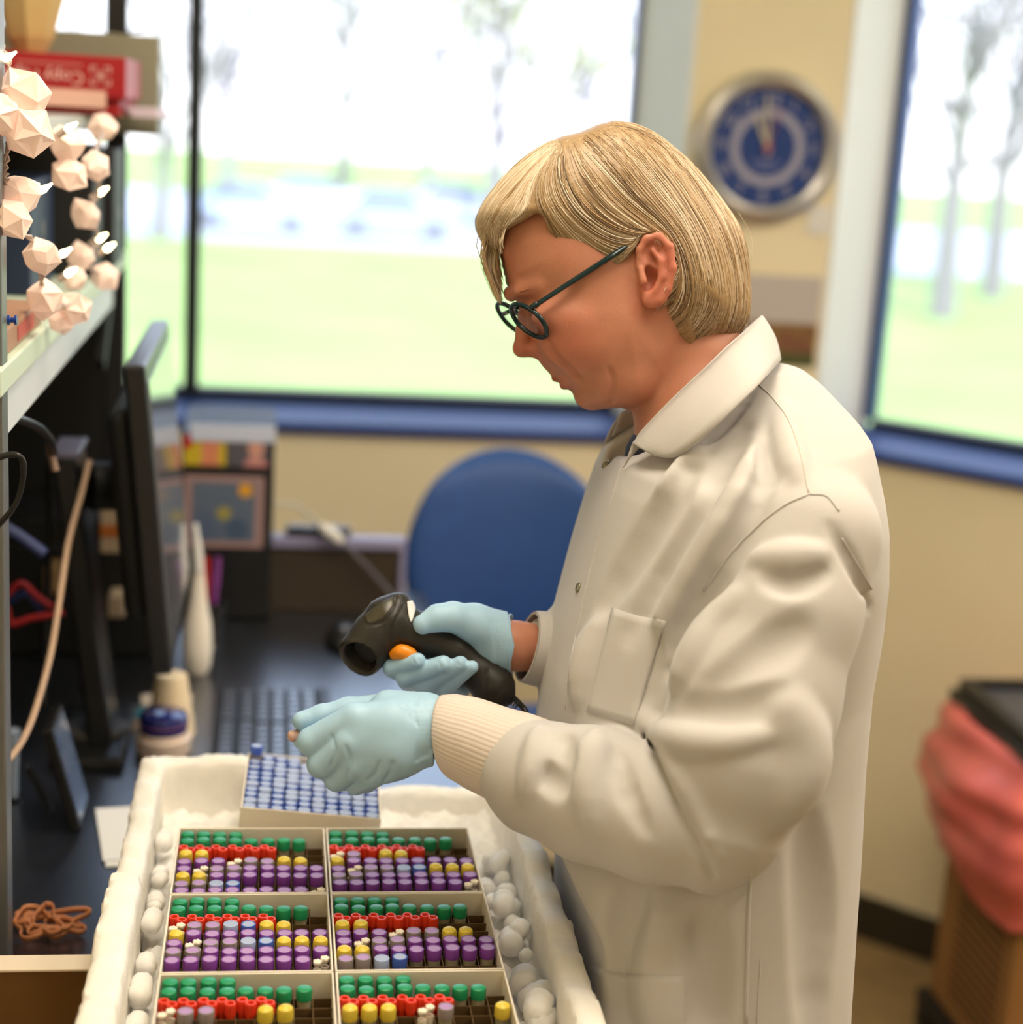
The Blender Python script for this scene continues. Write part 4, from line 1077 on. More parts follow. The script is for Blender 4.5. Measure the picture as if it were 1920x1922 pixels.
# ================================================================== solid modelling on a grid (for body, coat, gloves, scanner)
Z0 = 1.48                        # distance of the person's middle plane from the camera
US = Z0/FPX                      # one modelling unit in metres (about half a millimetre)
def U(px, py, c=0.0):
    """modelling-space point: picture position and depth c behind the middle plane"""
    k = 1+c/FPX
    return np.array([(px-960.0)*k, (py-961.0)*k, c])
def to_world(P):
    P = np.asarray(P, float)
    return CAM+US*(P[:, :1]*_rt-P[:, 1:2]*_up+(FPX+P[:, 2:3])*_fw)
def W(px, py, c=0.0):
    return to_world(U(px, py, c)[None])[0]
class Grid:
    def __init__(self, xs, ys, zs):
        self.a = [np.asarray(q, np.float32) for q in (xs, ys, zs)]
        self.D = np.full(tuple(len(q) for q in self.a), 60.0, np.float32)
    def block(self, lo, hi):
        s = []
        for q, l, h in zip(self.a, lo, hi):
            i0, i1 = np.searchsorted(q, l), np.searchsorted(q, h)
            s.append(slice(max(0, i0-1), min(len(q), i1+1)))
        return tuple(s)
    def co(self, s):
        return (self.a[0][s[0]][:, None, None], self.a[1][s[1]][None, :, None], self.a[2][s[2]][None, None, :])
    def mix(self, s, d, k, op):
        if d.size == 0: return
        A = self.D[s]
        if op == 'add':
            if k <= 0: self.D[s] = np.minimum(A, d); return
            h = np.clip(0.5+0.5*(A-d)/k, 0, 1); self.D[s] = A*(1-h)+d*h-k*h*(1-h)
        elif op == 'sub':
            if k <= 0: self.D[s] = np.maximum(A, -d); return
            h = np.clip(0.5-0.5*(A+d)/k, 0, 1); self.D[s] = A*(1-h)-d*h+k*h*(1-h)
        else:
            self.D[s] = np.maximum(A, d)
    def cap(self, a, b, ra, rb, k=10.0, op='add', pad=14):
        a, b = np.asarray(a, float), np.asarray(b, float)
        m = max(ra, rb)+k+pad
        s = self.block(np.minimum(a, b)-m, np.maximum(a, b)+m)
        X, Y, Z = self.co(s); ba = b-a; L2 = float(ba@ba)+1e-9
        px_, py_, pz_ = X-a[0], Y-a[1], Z-a[2]
        t = np.clip((px_*ba[0]+py_*ba[1]+pz_*ba[2])/L2, 0, 1)
        d = np.sqrt((px_-t*ba[0])**2+(py_-t*ba[1])**2+(pz_-t*ba[2])**2)-(ra+(rb-ra)*t)
        self.mix(s, d.astype(np.float32), k, op)
    def chain(self, pts, k=10.0, op='add'):
        """pts: (px, py, c, r in pixels)"""
        Q = [(U(p[0], p[1], p[2]), p[3]*(1+p[2]/FPX)) for p in pts]
        for (a, ra), (b, rb) in zip(Q[:-1], Q[1:]): self.cap(a, b, ra, rb, k, op)
    def ell(self, c, r, k=10.0, op='add', R=None, pad=14):
        c = np.asarray(c, float); r = np.asarray(r, float)
        m = max(r)+k+pad
        s = self.block(c-m, c+m)
        X, Y, Z = self.co(s)
        x, y, z = X-c[0], Y-c[1], Z-c[2]
        if R is not None:
            x, y, z = R[0, 0]*x+R[0, 1]*y+R[0, 2]*z, R[1, 0]*x+R[1, 1]*y+R[1, 2]*z, R[2, 0]*x+R[2, 1]*y+R[2, 2]*z
        k0 = np.sqrt((x/r[0])**2+(y/r[1])**2+(z/r[2])**2); k1 = np.sqrt((x/r[0]**2)**2+(y/r[1]**2)**2+(z/r[2]**2)**2)+1e-9
        self.mix(s, (k0*(k0-1)/k1).astype(np.float32), k, op)
    def el(self, px, py, c, rx, ry, rz, k=10.0, op='add', R=None):
        q = 1+c/FPX
        self.ell(U(px, py, c), (rx*q, ry*q, rz), k, op, R)
    def poly2d(self, poly):
        """signed distance to a polygon given in pixels, on the x-y axes"""
        X = self.a[0][:, None]; Y = self.a[1][None, :]
        P = [np.array([p[0]-960.0, p[1]-961.0]) for p in poly]
        d = np.full((len(self.a[0]), len(self.a[1])), 1e9, np.float32); ins = np.zeros(d.shape, bool)
        for i in range(len(P)):
            a, b = P[i-1], P[i]
            e = b-a; wx, wy = X-a[0], Y-a[1]
            t = np.clip((wx*e[0]+wy*e[1])/(e@e+1e-9), 0, 1)
            d = np.minimum(d, (wx-t*e[0])**2+(wy-t*e[1])**2)
            c = (a[1] > Y) != (b[1] > Y)
            with np.errstate(divide='ignore', invalid='ignore'):
                xi = a[0]+(Y-a[1])*e[0]/(e[1] if abs(e[1]) > 1e-9 else 1e-9)
            ins ^= c & (X < xi)
        d = np.sqrt(d)
        return np.where(ins, -d, d)
    def front(self):
        """nearest surface depth for each x-y column (nan where empty)"""
        ins = self.D < 0
        any_ = ins.any(2); i = ins.argmax(2)
        i0 = np.maximum(i-1, 0)
        I, J = np.indices(i.shape)
        d1 = self.D[I, J, i]; d0 = self.D[I, J, i0]
        t = np.where(i > 0, d0/(d0-d1+1e-9), 1.0)
        z = self.a[2][i0]+(self.a[2][i]-self.a[2][i0])*np.clip(t, 0, 1)
        return np.where(any_, z, np.nan)
    def groove(self, pts, r=2.0, k=4.0, dep=0.3, c0=-150.0, op='sub', taper=True):
        """a crease (or ridge) laid on the nearest surface along a picture polyline"""
        fz_ = self.fzc if getattr(self, 'fzc', None) is not None else self.front(); Q = []
        P = smooth_path([np.array([*q, 0.0]) for q in pts], 5)
        for n_, p in enumerate(P):
            c = c0
            for _ in range(3):
                i = int(np.clip(np.searchsorted(self.a[0], (p[0]-960)*(1+c/FPX)), 0, fz_.shape[0]-1)); j = int(np.clip(np.searchsorted(self.a[1], (p[1]-961)*(1+c/FPX)), 0, fz_.shape[1]-1))
                if not np.isnan(fz_[i, j]): c = float(fz_[i, j])
            w = max(.35, math.sin(PI*(n_+.5)/len(P))**.5) if taper else 1.0
            Q.append((p[0], p[1], c-r*w*(1-2*dep) if op == 'sub' else c+r*w*(1-2*dep), r*w))
        self.chain(Q, k, op)
    def mesh(self):
        D = self.D; ax = self.a
        ins = D < 0
        cnt = np.zeros(tuple(n-1 for n in D.shape), np.int8)
        for i in (0, 1):
            for j in (0, 1):
                for k in (0, 1):
                    cnt += ins[i:D.shape[0]-1+i, j:D.shape[1]-1+j, k:D.shape[2]-1+k]
        act = (cnt > 0) & (cnt < 8)
        I, J, K = np.nonzero(act)
        idx = np.full(act.shape, -1, np.int32); idx[I, J, K] = np.arange(len(I))
        acc = np.zeros((len(I), 3)); num = np.zeros(len(I))
        cs = [(a, b, c) for a in (0, 1) for b in (0, 1) for c in (0, 1)]
        for c0 in cs:
            for q in range(3):
                if c0[q]: continue
                c1 = list(c0); c1[q] = 1
                d0 = D[I+c0[0], J+c0[1], K+c0[2]].astype(float); d1 = D[I+c1[0], J+c1[1], K+c1[2]].astype(float)
                m = (d0 < 0) != (d1 < 0)
                t = np.where(m, d0/(d0-d1+1e-12), 0)
                P0 = np.stack([ax[0][I+c0[0]], ax[1][J+c0[1]], ax[2][K+c0[2]]], 1).astype(float)
                P1 = np.stack([ax[0][I+c1[0]], ax[1][J+c1[1]], ax[2][K+c1[2]]], 1).astype(float)
                acc += np.where(m[:, None], P0+(P1-P0)*t[:, None], 0); num += m
        V = acc/np.maximum(num, 1)[:, None]
        F = []
        for q in range(3):
            n = D.shape
            sl0 = [slice(1, n[w]-1) for w in range(3)]; sl1 = [slice(1, n[w]-1) for w in range(3)]
            sl0[q] = slice(0, n[q]-1); sl1[q] = slice(1, n[q])
            a, b = ins[tuple(sl0)], ins[tuple(sl1)]
            for sgn in (0, 1):
                m = (a & ~b) if sgn == 0 else (~a & b)
                e = list(np.nonzero(m))
                for w in range(3):
                    if w != q: e[w] = e[w]+1
                u, v = (q+1) % 3, (q+2) % 3
                def cell(du, dv):
                    c = [e[0].copy(), e[1].copy(), e[2].copy()]
                    c[u] = c[u]-1+du; c[v] = c[v]-1+dv
                    return idx[c[0], c[1], c[2]]
                Q = np.stack([cell(0, 0), cell(1, 0), cell(1, 1), cell(0, 1)], 1)
                if sgn: Q = Q[:, ::-1]
                F.append(Q)
        F = np.concatenate(F)
        F = F[(F >= 0).all(1)]
        return V, F
def relax(V, F, n=2, lam=0.5, keep=None):
    E = np.concatenate([F[:, [0, 1]], F[:, [1, 2]], F[:, [2, 3]], F[:, [3, 0]]])
    for _ in range(n):
        S = np.zeros_like(V); c = np.zeros(len(V))
        for a, b in ((0, 1), (1, 0)):
            for q in range(3): S[:, q] += np.bincount(E[:, a], V[E[:, b], q], len(V))
            c += np.bincount(E[:, a], minlength=len(V))
        V = V+lam*(S/np.maximum(c, 1)[:, None]-V)
    return V
def solid(name, g, m, parent, rl=2, flip=True):
    V, F = g.mesh()
    V = relax(V, F, rl)
    if flip: F = F[:, ::-1]
    Vw = to_world(V)
    o = mk(name, Vw, F, m, parent, True)
    return o, BVHTree.FromPolygons([Vector(tuple(v)) for v in Vw], [tuple(int(i) for i in f) for f in F])
def axis(*segs):
    """graded axis: (start, stop, step) pieces"""
    out = []
    for a, b, st in segs: out += list(np.arange(a, b, st))
    return np.array(out, np.float32)
def hit(bvh, px, py, off=0.0, far=None):
    d = Vector(tuple(ray(px, py))).normalized()
    loc, nor, i, dist = bvh.ray_cast(Vector(tuple(CAM)), d)
    if loc is None: return far
    if nor.dot(d) > 0: nor = -nor
    return np.array(loc)+np.array(nor)*off
def drape_line(bvh, pts, off, n=8):
    P = smooth_path([np.array([p[0], p[1], 0.0]) for p in pts], n)
    out = []
    for p in P:
        h = hit(bvh, p[0], p[1], off)
        if h is not None: out.append(h)
    return out
def drape_patch(bvh, A, B, n, m, off):
    """sheet between two picture polylines A and B laid on a surface"""
    A = smooth_path([np.array([*p, 0.0]) for p in A], 8); B = smooth_path([np.array([*p, 0.0]) for p in B], 8)
    ia = np.linspace(0, len(A)-1, n); ib = np.linspace(0, len(B)-1, n)
    G = np.zeros((n, m, 3)); last = None
    for i in range(n):
        a = np.array([np.interp(ia[i], range(len(A)), A[:, q]) for q in range(2)]); b = np.array([np.interp(ib[i], range(len(B)), B[:, q]) for q in range(2)])
        for j in range(m):
            p = a+(b-a)*j/(m-1)
            h = hit(bvh, p[0], p[1], off, last)
            G[i, j] = h if h is not None else atD(p[0], p[1], Z0-.1)
            last = G[i, j]
    return gridmesh(G)

# ================================================================== the person
M_skin = mat('skin', srgb(194, 132, 106), 0.5, var=0.07, vscale=45, sss=0.25, bump=0.12, bscale=700, detail=6)
M_coat = mat('white cotton coat', (0.54, 0.52, 0.505), 0.8, bump=0.10, bscale=900, sheen=0.15)
M_glove = mat('pale blue nitrile', srgb(166, 203, 230), 0.42, var=.03, vscale=60, spec=.4)
M_shirt = mat('navy shirt', (0.012, 0.015, 0.03), 0.8)
feet = W(1345, 1500, 0); feet[2] = 0
person = thing('person', 'person in white lab coat, glasses and blue gloves looking down at the tubes', 'person', tuple(feet))
ex0 = 1235.0
YAWH = 0.20
def zmid(px): return (px-1230.0)*YAWH
# ---- body: head, neck, trunk, arms, legs as one surface
gb_ = Grid(axis((-480, -60, 16), (-60, 440, 3.2), (440, 760, 16)), axis((-745, -180, 3.2), (-180, 2800, 18)), axis((-560, -200, 14), (-200, 180, 3.2), (180, 480, 14)))
def head_pillow():
    poly = [(948, 395), (938, 440), (940, 490), (951, 540), (966, 566), (984, 592), (996, 640), (1006, 676), (1020, 692), (1038, 711), (1048, 716), (1060, 730), (1076, 738), (1088, 752), (1104, 763), (1130, 767), (1160, 766), (1195, 768),
            (1262, 740), (1330, 650), (1372, 560), (1385, 470), (1362, 380), (1300, 310), (1220, 268), (1130, 258), (1040, 292), (975, 345)]
    s = (slice(None), slice(None, int(np.searchsorted(gb_.a[1], -150))), slice(None))
    d2 = gb_.poly2d(poly)[:, s[1]]
    R_, H_ = 165.0, 150.0
    q = np.clip(-d2, 0, R_)/R_
    h = H_*np.sqrt(np.clip(1-(1-q)**2, 0, 1))
    # narrower towards the chin
    px_ = gb_.a[0]+960.0
    zm = (px_-1230.0)*YAWH
    Z = gb_.a[2][None, None, :]
    d = np.where(d2[:, :, None] > 0, np.maximum(d2[:, :, None], np.abs(Z-zm[:, None, None])*0.5), (np.abs(Z-zm[:, None, None])-h[:, :, None])*0.75)
    gb_.mix(s, d.astype(np.float32), 0, 'add')
head_pillow()
g = gb_
def N(px, py, dc, r): return (px, py, zmid(px)+dc, r)
g.chain([(1300, 690, 10, 108), (1318, 780, 0, 112), (1345, 880, 0, 125)], 26)                 # neck
g.chain([N(982, 590, 0, 11), N(984, 620, 0, 14), N(979, 653, 0, 16)], 12)                      # nose
g.chain([N(980, 654, 0, 16), N(1008, 657, 0, 15)], 8)
g.el(1012, 654, zmid(1012)-24, 20, 17, 14, 9)
g.el(1012, 654, zmid(1012)+24, 20, 17, 14, 9)
g.chain([N(998, 670, -14, 5), N(1010, 668, -16, 5)], 4, 'sub')
g.el(1078, 640, zmid(1078)-88, 62, 52, 38, 34)                                                # cheek
g.el(1050, 596, zmid(1050)-104, 54, 26, 26, 30)
g.chain([N(1043, 710, 0, 8), N(1057, 708, -24, 8), N(1074, 702, -46, 6)], 8)                   # lips
g.chain([N(1058, 724, 0, 8), N(1067, 719, -22, 9), N(1079, 708, -44, 6)], 7)
g.chain([N(1048, 718, 0, 1.0), N(1062, 714, -28, 1.8), N(1084, 701, -62, 2.4)], 3, 'sub')
g.el(1108, 742, zmid(1108), 28, 26, 44, 18)                                                   # chin
g.el(1170, 716, zmid(1170)-60, 60, 46, 50, 34)                                                # jowl
g.chain([N(958, 552, -22, 13), N(980, 546, -62, 11), N(1010, 538, -92, 9)], 22)              # brow
g.el(988, 580, zmid(988)-66, 22, 18, 24, 18, 'sub')                                           # eye hollow
g.el(1002, 578, zmid(1002)-58, 19, 17, 22, 6)                                                 # lowered eyelid
g.chain([N(986, 588, -66, 2), N(996, 593, -82, 2), N(1014, 586, -92, 2)], 3, 'sub')
g.fzc = g.front()
g.groove([(1026, 638), (1036, 654), (1030, 670)], 3.2, 6, .45)
g.groove([(1036, 662), (1056, 682), (1076, 700), (1086, 712)], 3.6, 11, .32)
g.groove([(1142, 690), (1150, 716), (1150, 742), (1144, 758)], 1.5, 8, .22)
# near ear
EC = -166
g.el(1231, 508, EC, 34, 70, 15, 10)
g.chain([(1196, 520, EC+24, 18), (1205, 470, EC+20, 18), (1248, 500, EC+26, 22)], 12)
g.el(1220, 524, EC-14, 17, 28, 28, 6, 'sub')
g.el(1228, 482, EC-16, 15, 22, 14, 6, 'sub')
g.el(1216, 470, EC-14, 10, 18, 8, 6, 'sub')
g.chain([(1199, 500, EC-4, 6), (1200, 468, EC-8, 7), (1212, 449, EC-9, 8), (1236, 444, EC-11, 8.5), (1257, 463, EC-13, 8), (1263, 504, EC-14, 7.5), (1254, 542, EC-11, 7), (1240, 565, EC-8, 8)], 5)
g.chain([(1225, 470, EC-10, 5), (1241, 490, EC-13, 6), (1243, 518, EC-13, 6), (1230, 546, EC-10, 7)], 6)
g.chain([(1203, 506, EC-8, 6), (1208, 528, EC-10, 8)], 6)
g.el(1222, 562, EC-4, 17, 17, 9, 7)
g.el(1231, 508, 150, 30, 64, 14, 12)                                                          # far ear
# trunk, arms and legs under the clothes
g.chain([(1350, 860, 0, 150), (1370, 1100, 0, 200), (1330, 1500, 0, 210), (1330, 1850, 0, 230)], 60)
g.chain([(1460, 960, -240, 70), (1370, 1480, -330, 62), (1100, 1450, -280, 58), (900, 1385, -205, 46), (800, 1372, -180, 42)], 30)
g.chain([(1330, 900, 250, 70), (1250, 1290, 200, 60), (1060, 1220, 84, 50), (960, 1212, 50, 41), (915, 1206, 60, 34)], 30)
def leg_chain(c):
    P = []
    h = W(1330, 1850, c)
    for z, r in ((h[2], 130), (0.48, 95), (0.12, 62), (0.05, 60)):
        q = (np.array([h[0], h[1], z])-CAM)/US
        P.append((np.array([q@_rt, -(q@_up), q@_fw-FPX]), r))
    for (a, ra), (b, rb) in zip(P[:-1], P[1:]): g.cap(a, b, ra, rb, 20)
    return h
hL, hR = leg_chain(-130), leg_chain(150)
body, body_bvh = solid('body', g, M_skin, person, 2)
del gb_, g
def skin_tint():
    """lips and the redder nose, cheek and ear: a colour of the skin itself"""
    me = body.data; n = len(me.vertices)
    co = np.zeros(n*3, np.float32); me.vertices.foreach_get('co', co)
    P = co.reshape(-1, 3).astype(float)+feet
    def near(pts, r):
        Q = smooth_path([W(*q) for q in pts], 4) if len(pts) > 2 else np.array([W(*q) for q in pts])
        d = np.min([np.linalg.norm(P-q, axis=1) for q in Q], axis=0)
        return np.clip(1.25-d/(r*US), 0, 1)
    lip = np.maximum(near([(1040, 711, zmid(1040)), (1056, 709, zmid(1056)-26), (1076, 702, zmid(1076)-48)], 9), near([(1058, 728, zmid(1058)), (1068, 720, zmid(1068)-24), (1080, 708, zmid(1080)-46)], 11))
    red = np.maximum.reduce([0.55*near([(975, 655, zmid(975)), (1005, 655, zmid(1005)-20)], 34), 0.4*near([(1075, 640, zmid(1075)-120), (1050, 630, zmid(1050)-110)], 60), 0.6*near([(1235, 460, -170), (1258, 500, -175), (1230, 560, -165)], 46), 0.25*near([(950, 480, zmid(950)), (960, 520, zmid(960)-40)], 70)])
    for nm, v in (('lip', lip), ('red', red)):
        a = me.attributes.new(nm, 'FLOAT', 'POINT'); a.data.foreach_set('value', v.astype(np.float32))
    nt = M_skin.node_tree; b = nt.nodes['Principled BSDF']
    src = b.inputs['Base Color'].links[0].from_socket
    for nm, colr in (('red', srgb(186, 96, 78)), ('lip', srgb(168, 88, 80))):
        at = nt.nodes.new('ShaderNodeAttribute'); at.attribute_name = nm
        mx = nt.nodes.new('ShaderNodeMix'); mx.data_type = 'RGBA'
        nt.links.new(at.outputs['Fac'], mx.inputs[0]); nt.links.new(src, mx.inputs[6]); mx.inputs[7].default_value = (*colr, 1)
        src = mx.outputs[2]
    nt.links.new(src, b.inputs['Base Color'])
skin_tint()
# lips and lashes tone: separate thin pieces would be lost in the blur, the skin keeps one material
for h_ in (hL, hR):
    V, F = box((h_[0]-.17, h_[1]-.05, 0), (h_[0]+.07, h_[1]+.05, .075), .03, 3)
    mk('shoe', V, F, M_blackm, person, True)
    mk('trouser_leg', *rod((h_[0], h_[1], .06), (h_[0], h_[1], .70), .075, .10, n=20), mat('dark trousers', (.02, .022, .03), .8), person, True)

# ---- hair
M_hair = bpy.data.materials.new('blond hair'); M_hair.use_nodes = True
nt = M_hair.node_tree; b_ = nt.nodes['Principled BSDF']
b_.inputs['Roughness'].default_value = 0.42; b_.inputs['Specular IOR Level'].default_value = 0.5
at_ = nt.nodes.new('ShaderNodeAttribute'); at_.attribute_name = 'tone'
rp_ = nt.nodes.new('ShaderNodeValToRGB'); nt.links.new(at_.outputs['Fac'], rp_.inputs[0]); nt.links.new(rp_.outputs[0], b_.inputs['Base Color'])
rp_.color_ramp.elements[0].color = (*srgb(96, 72, 48), 1); rp_.color_ramp.elements[1].color = (*srgb(236, 222, 198), 1)
e_ = rp_.color_ramp.elements.new(0.45); e_.color = (*srgb(178, 147, 106), 1)
gh = Grid(axis((-100, 480, 3.5)), axis((-750, -210, 3.5)), axis((-215, 215, 3.5)))
OUT = [(1050, 266), (1086, 257), (1118, 242), (1150, 233), (1190, 238), (1232, 256), (1279, 292), (1318, 330), (1352, 374), (1386, 420), (1402, 462), (1408, 520), (1410, 575), (1402, 613), (1373, 643), (1318, 662), (1294, 690), (1252, 670), (1196, 642),
       (1130, 600), (1050, 560), (960, 520), (912, 476), (895, 440), (893, 418), (906, 390), (935, 350), (972, 312), (1010, 284)]
FACE = [(930, 640), (934, 470), (938, 434), (960, 424), (984, 412), (1002, 398), (1016, 402), (1031, 436), (1048, 466), (1070, 494), (1105, 512), (1134, 519), (1158, 506), (1182, 474), (1199, 446), (1216, 434), (1242, 432), (1264, 456), (1271, 505), (1262, 552), (1246, 580), (1216, 612), (1192, 640), (1180, 760), (900, 760)]
d2 = gh.poly2d(OUT); q_ = np.clip(-d2, 0, 150)/150.0
hh = 176*np.sqrt(np.clip(1-(1-q_)**2, 0, 1))
zm = (gh.a[0]+960-1230)*YAWH*0.6
Zg = gh.a[2][None, None, :]
gh.D = np.where(d2[:, :, None] > 0, np.maximum(d2[:, :, None], np.abs(Zg-zm[:, None, None])*.5), (np.abs(Zg-zm[:, None, None])-hh[:, :, None])*.75).astype(np.float32)
# streaks: shallow grooves that follow the fall of the hair come from the strands; here the face opening is cut
df = gh.poly2d(FACE)[:, :, None]+0*Zg
k_ = 8.0
h2 = np.clip(0.5-0.5*(gh.D+df)/k_, 0, 1)
# the near side is cut in its own perspective
Xg = gh.a[0][:, None, None]; Yg = gh.a[1][None, :, None]
def face_cut():
    D = gh.D
    f2 = gh.poly2d(FACE)
    nx, ny = f2.shape
    dx = gh.a[0][1]-gh.a[0][0]; dy = gh.a[1][1]-gh.a[1][0]
    for kz, z in enumerate(gh.a[2]):
        s = 1+min(float(z), 0.0)/FPX
        ix = np.clip(((gh.a[0]/s)-gh.a[0][0])/dx, 0, nx-1).astype(int); iy = np.clip(((gh.a[1]/s)-gh.a[1][0])/dy, 0, ny-1).astype(int)
        d = f2[np.ix_(ix, iy)]
        A = D[:, :, kz]
        h = np.clip(0.5-0.5*(A+d)/k_, 0, 1); D[:, :, kz] = A*(1-h)-d*h+k_*h*(1-h)
face_cut()
hz = gh.front()
hair, hair_bvh = solid('hair', gh, M_hair, person, 2)
me = hair.data
def tone_attr(me, vals):
    a = me.attributes.new('tone', 'FLOAT', 'POINT'); a.data.foreach_set('value', np.asarray(vals, np.float32))
tone_attr(me, np.clip(0.30+rng.normal(0, .05, len(me.vertices)), 0, 1))
def zsurf(x, y):
    i = int(round((x-gh.a[0][0])/3.5)); j = int(round((y-gh.a[1][0])/3.5))
    if 0 <= i < hz.shape[0] and 0 <= j < hz.shape[1]: return hz[i, j]
    return np.nan
FR = [[(1050, 264), (975, 314), (914, 374), (893, 416), (897, 452), (914, 508), (938, 566)],
      [(1051, 264), (980, 320), (925, 378), (904, 418), (906, 450), (918, 500), (940, 556)],
      [(1052, 265), (988, 328), (940, 384), (918, 420), (918, 448), (926, 480), (938, 520)],
      [(1052, 265), (996, 334), (962, 384), (944, 414), (936, 436), (934, 452), (936, 470)],
      [(1050, 266), (1003, 336), (985, 380), (972, 406), (958, 420), (948, 428), (940, 434)]]
SD = [[(1048, 268), (1012, 336), (1014, 385), (1037, 428), (1062, 474), (1100, 504), (1142, 513)],
      [(1050, 267), (1020, 330), (1030, 390), (1075, 450), (1130, 492), (1166, 490), (1196, 452)],
      [(1055, 265), (1045, 330), (1075, 395), (1128, 438), (1176, 452), (1200, 446), (1212, 438)],
      [(1064, 262), (1082, 324), (1125, 383), (1176, 420), (1222, 434), (1252, 446), (1268, 470)],
      [(1082, 256), (1122, 308), (1180, 372), (1244, 424), (1280, 490), (1280, 566), (1226, 622)],
      [(1110, 243), (1160, 298), (1222, 370), (1280, 440), (1306, 520), (1294, 598), (1206, 646)],
      [(1150, 233), (1205, 288), (1265, 358), (1315, 440), (1340, 530), (1322, 612), (1232, 662)],
      [(1190, 239), (1250, 300), (1310, 378), (1352, 460), (1372, 550), (1352, 626), (1270, 684)],
      [(1230, 256), (1295, 322), (1350, 396), (1386, 475), (1396, 560), (1378, 630), (1296, 694)],
      [(1272, 287), (1336, 352), (1384, 424), (1404, 498), (1408, 572), (1394, 622), (1314, 670)],
      [(1300, 310), (1352, 372), (1392, 436), (1409, 500), (1413, 570), (1404, 616), (1350, 654)]]
TP = [[(1150, 234), (1190, 239), (1232, 257), (1279, 292), (1330, 343), (1386, 421), (1408, 520)],
      [(1146, 242), (1184, 248), (1226, 268), (1270, 304), (1320, 358), (1374, 436), (1400, 540)]]
FT = [[(1050, 265), (1010, 285), (972, 313), (935, 351), (906, 391), (894, 418), (896, 446)],
      [(1051, 268), (1012, 294), (976, 324), (942, 360), (914, 396), (902, 424), (904, 456)],
      [(1052, 272), (1014, 304), (982, 336), (950, 370), (926, 402), (912, 430), (912, 462)]]
GA = [FR[-1], [(1050, 266), (1006, 330), (996, 365), (990, 385), (983, 399), (974, 409), (962, 420)]]
GB = [[(1050, 266), (1008, 332), (1003, 368), (1006, 392), (1016, 410), (1030, 436), (1046, 462)], SD[0]]
BT = [[(1330, 600), (1322, 640), (1302, 662), (1282, 673), (1262, 677), (1245, 670), (1228, 660)], [(1392, 588), (1380, 628), (1352, 652), (1326, 668), (1306, 684), (1293, 692), (1278, 690)]]
GC = [[(1040, 452), (1050, 464), (1066, 484), (1086, 500), (1106, 510), (1126, 516), (1140, 515)], [(1044, 440), (1058, 458), (1076, 478), (1100, 494), (1124, 504), (1150, 500), (1180, 474)]]
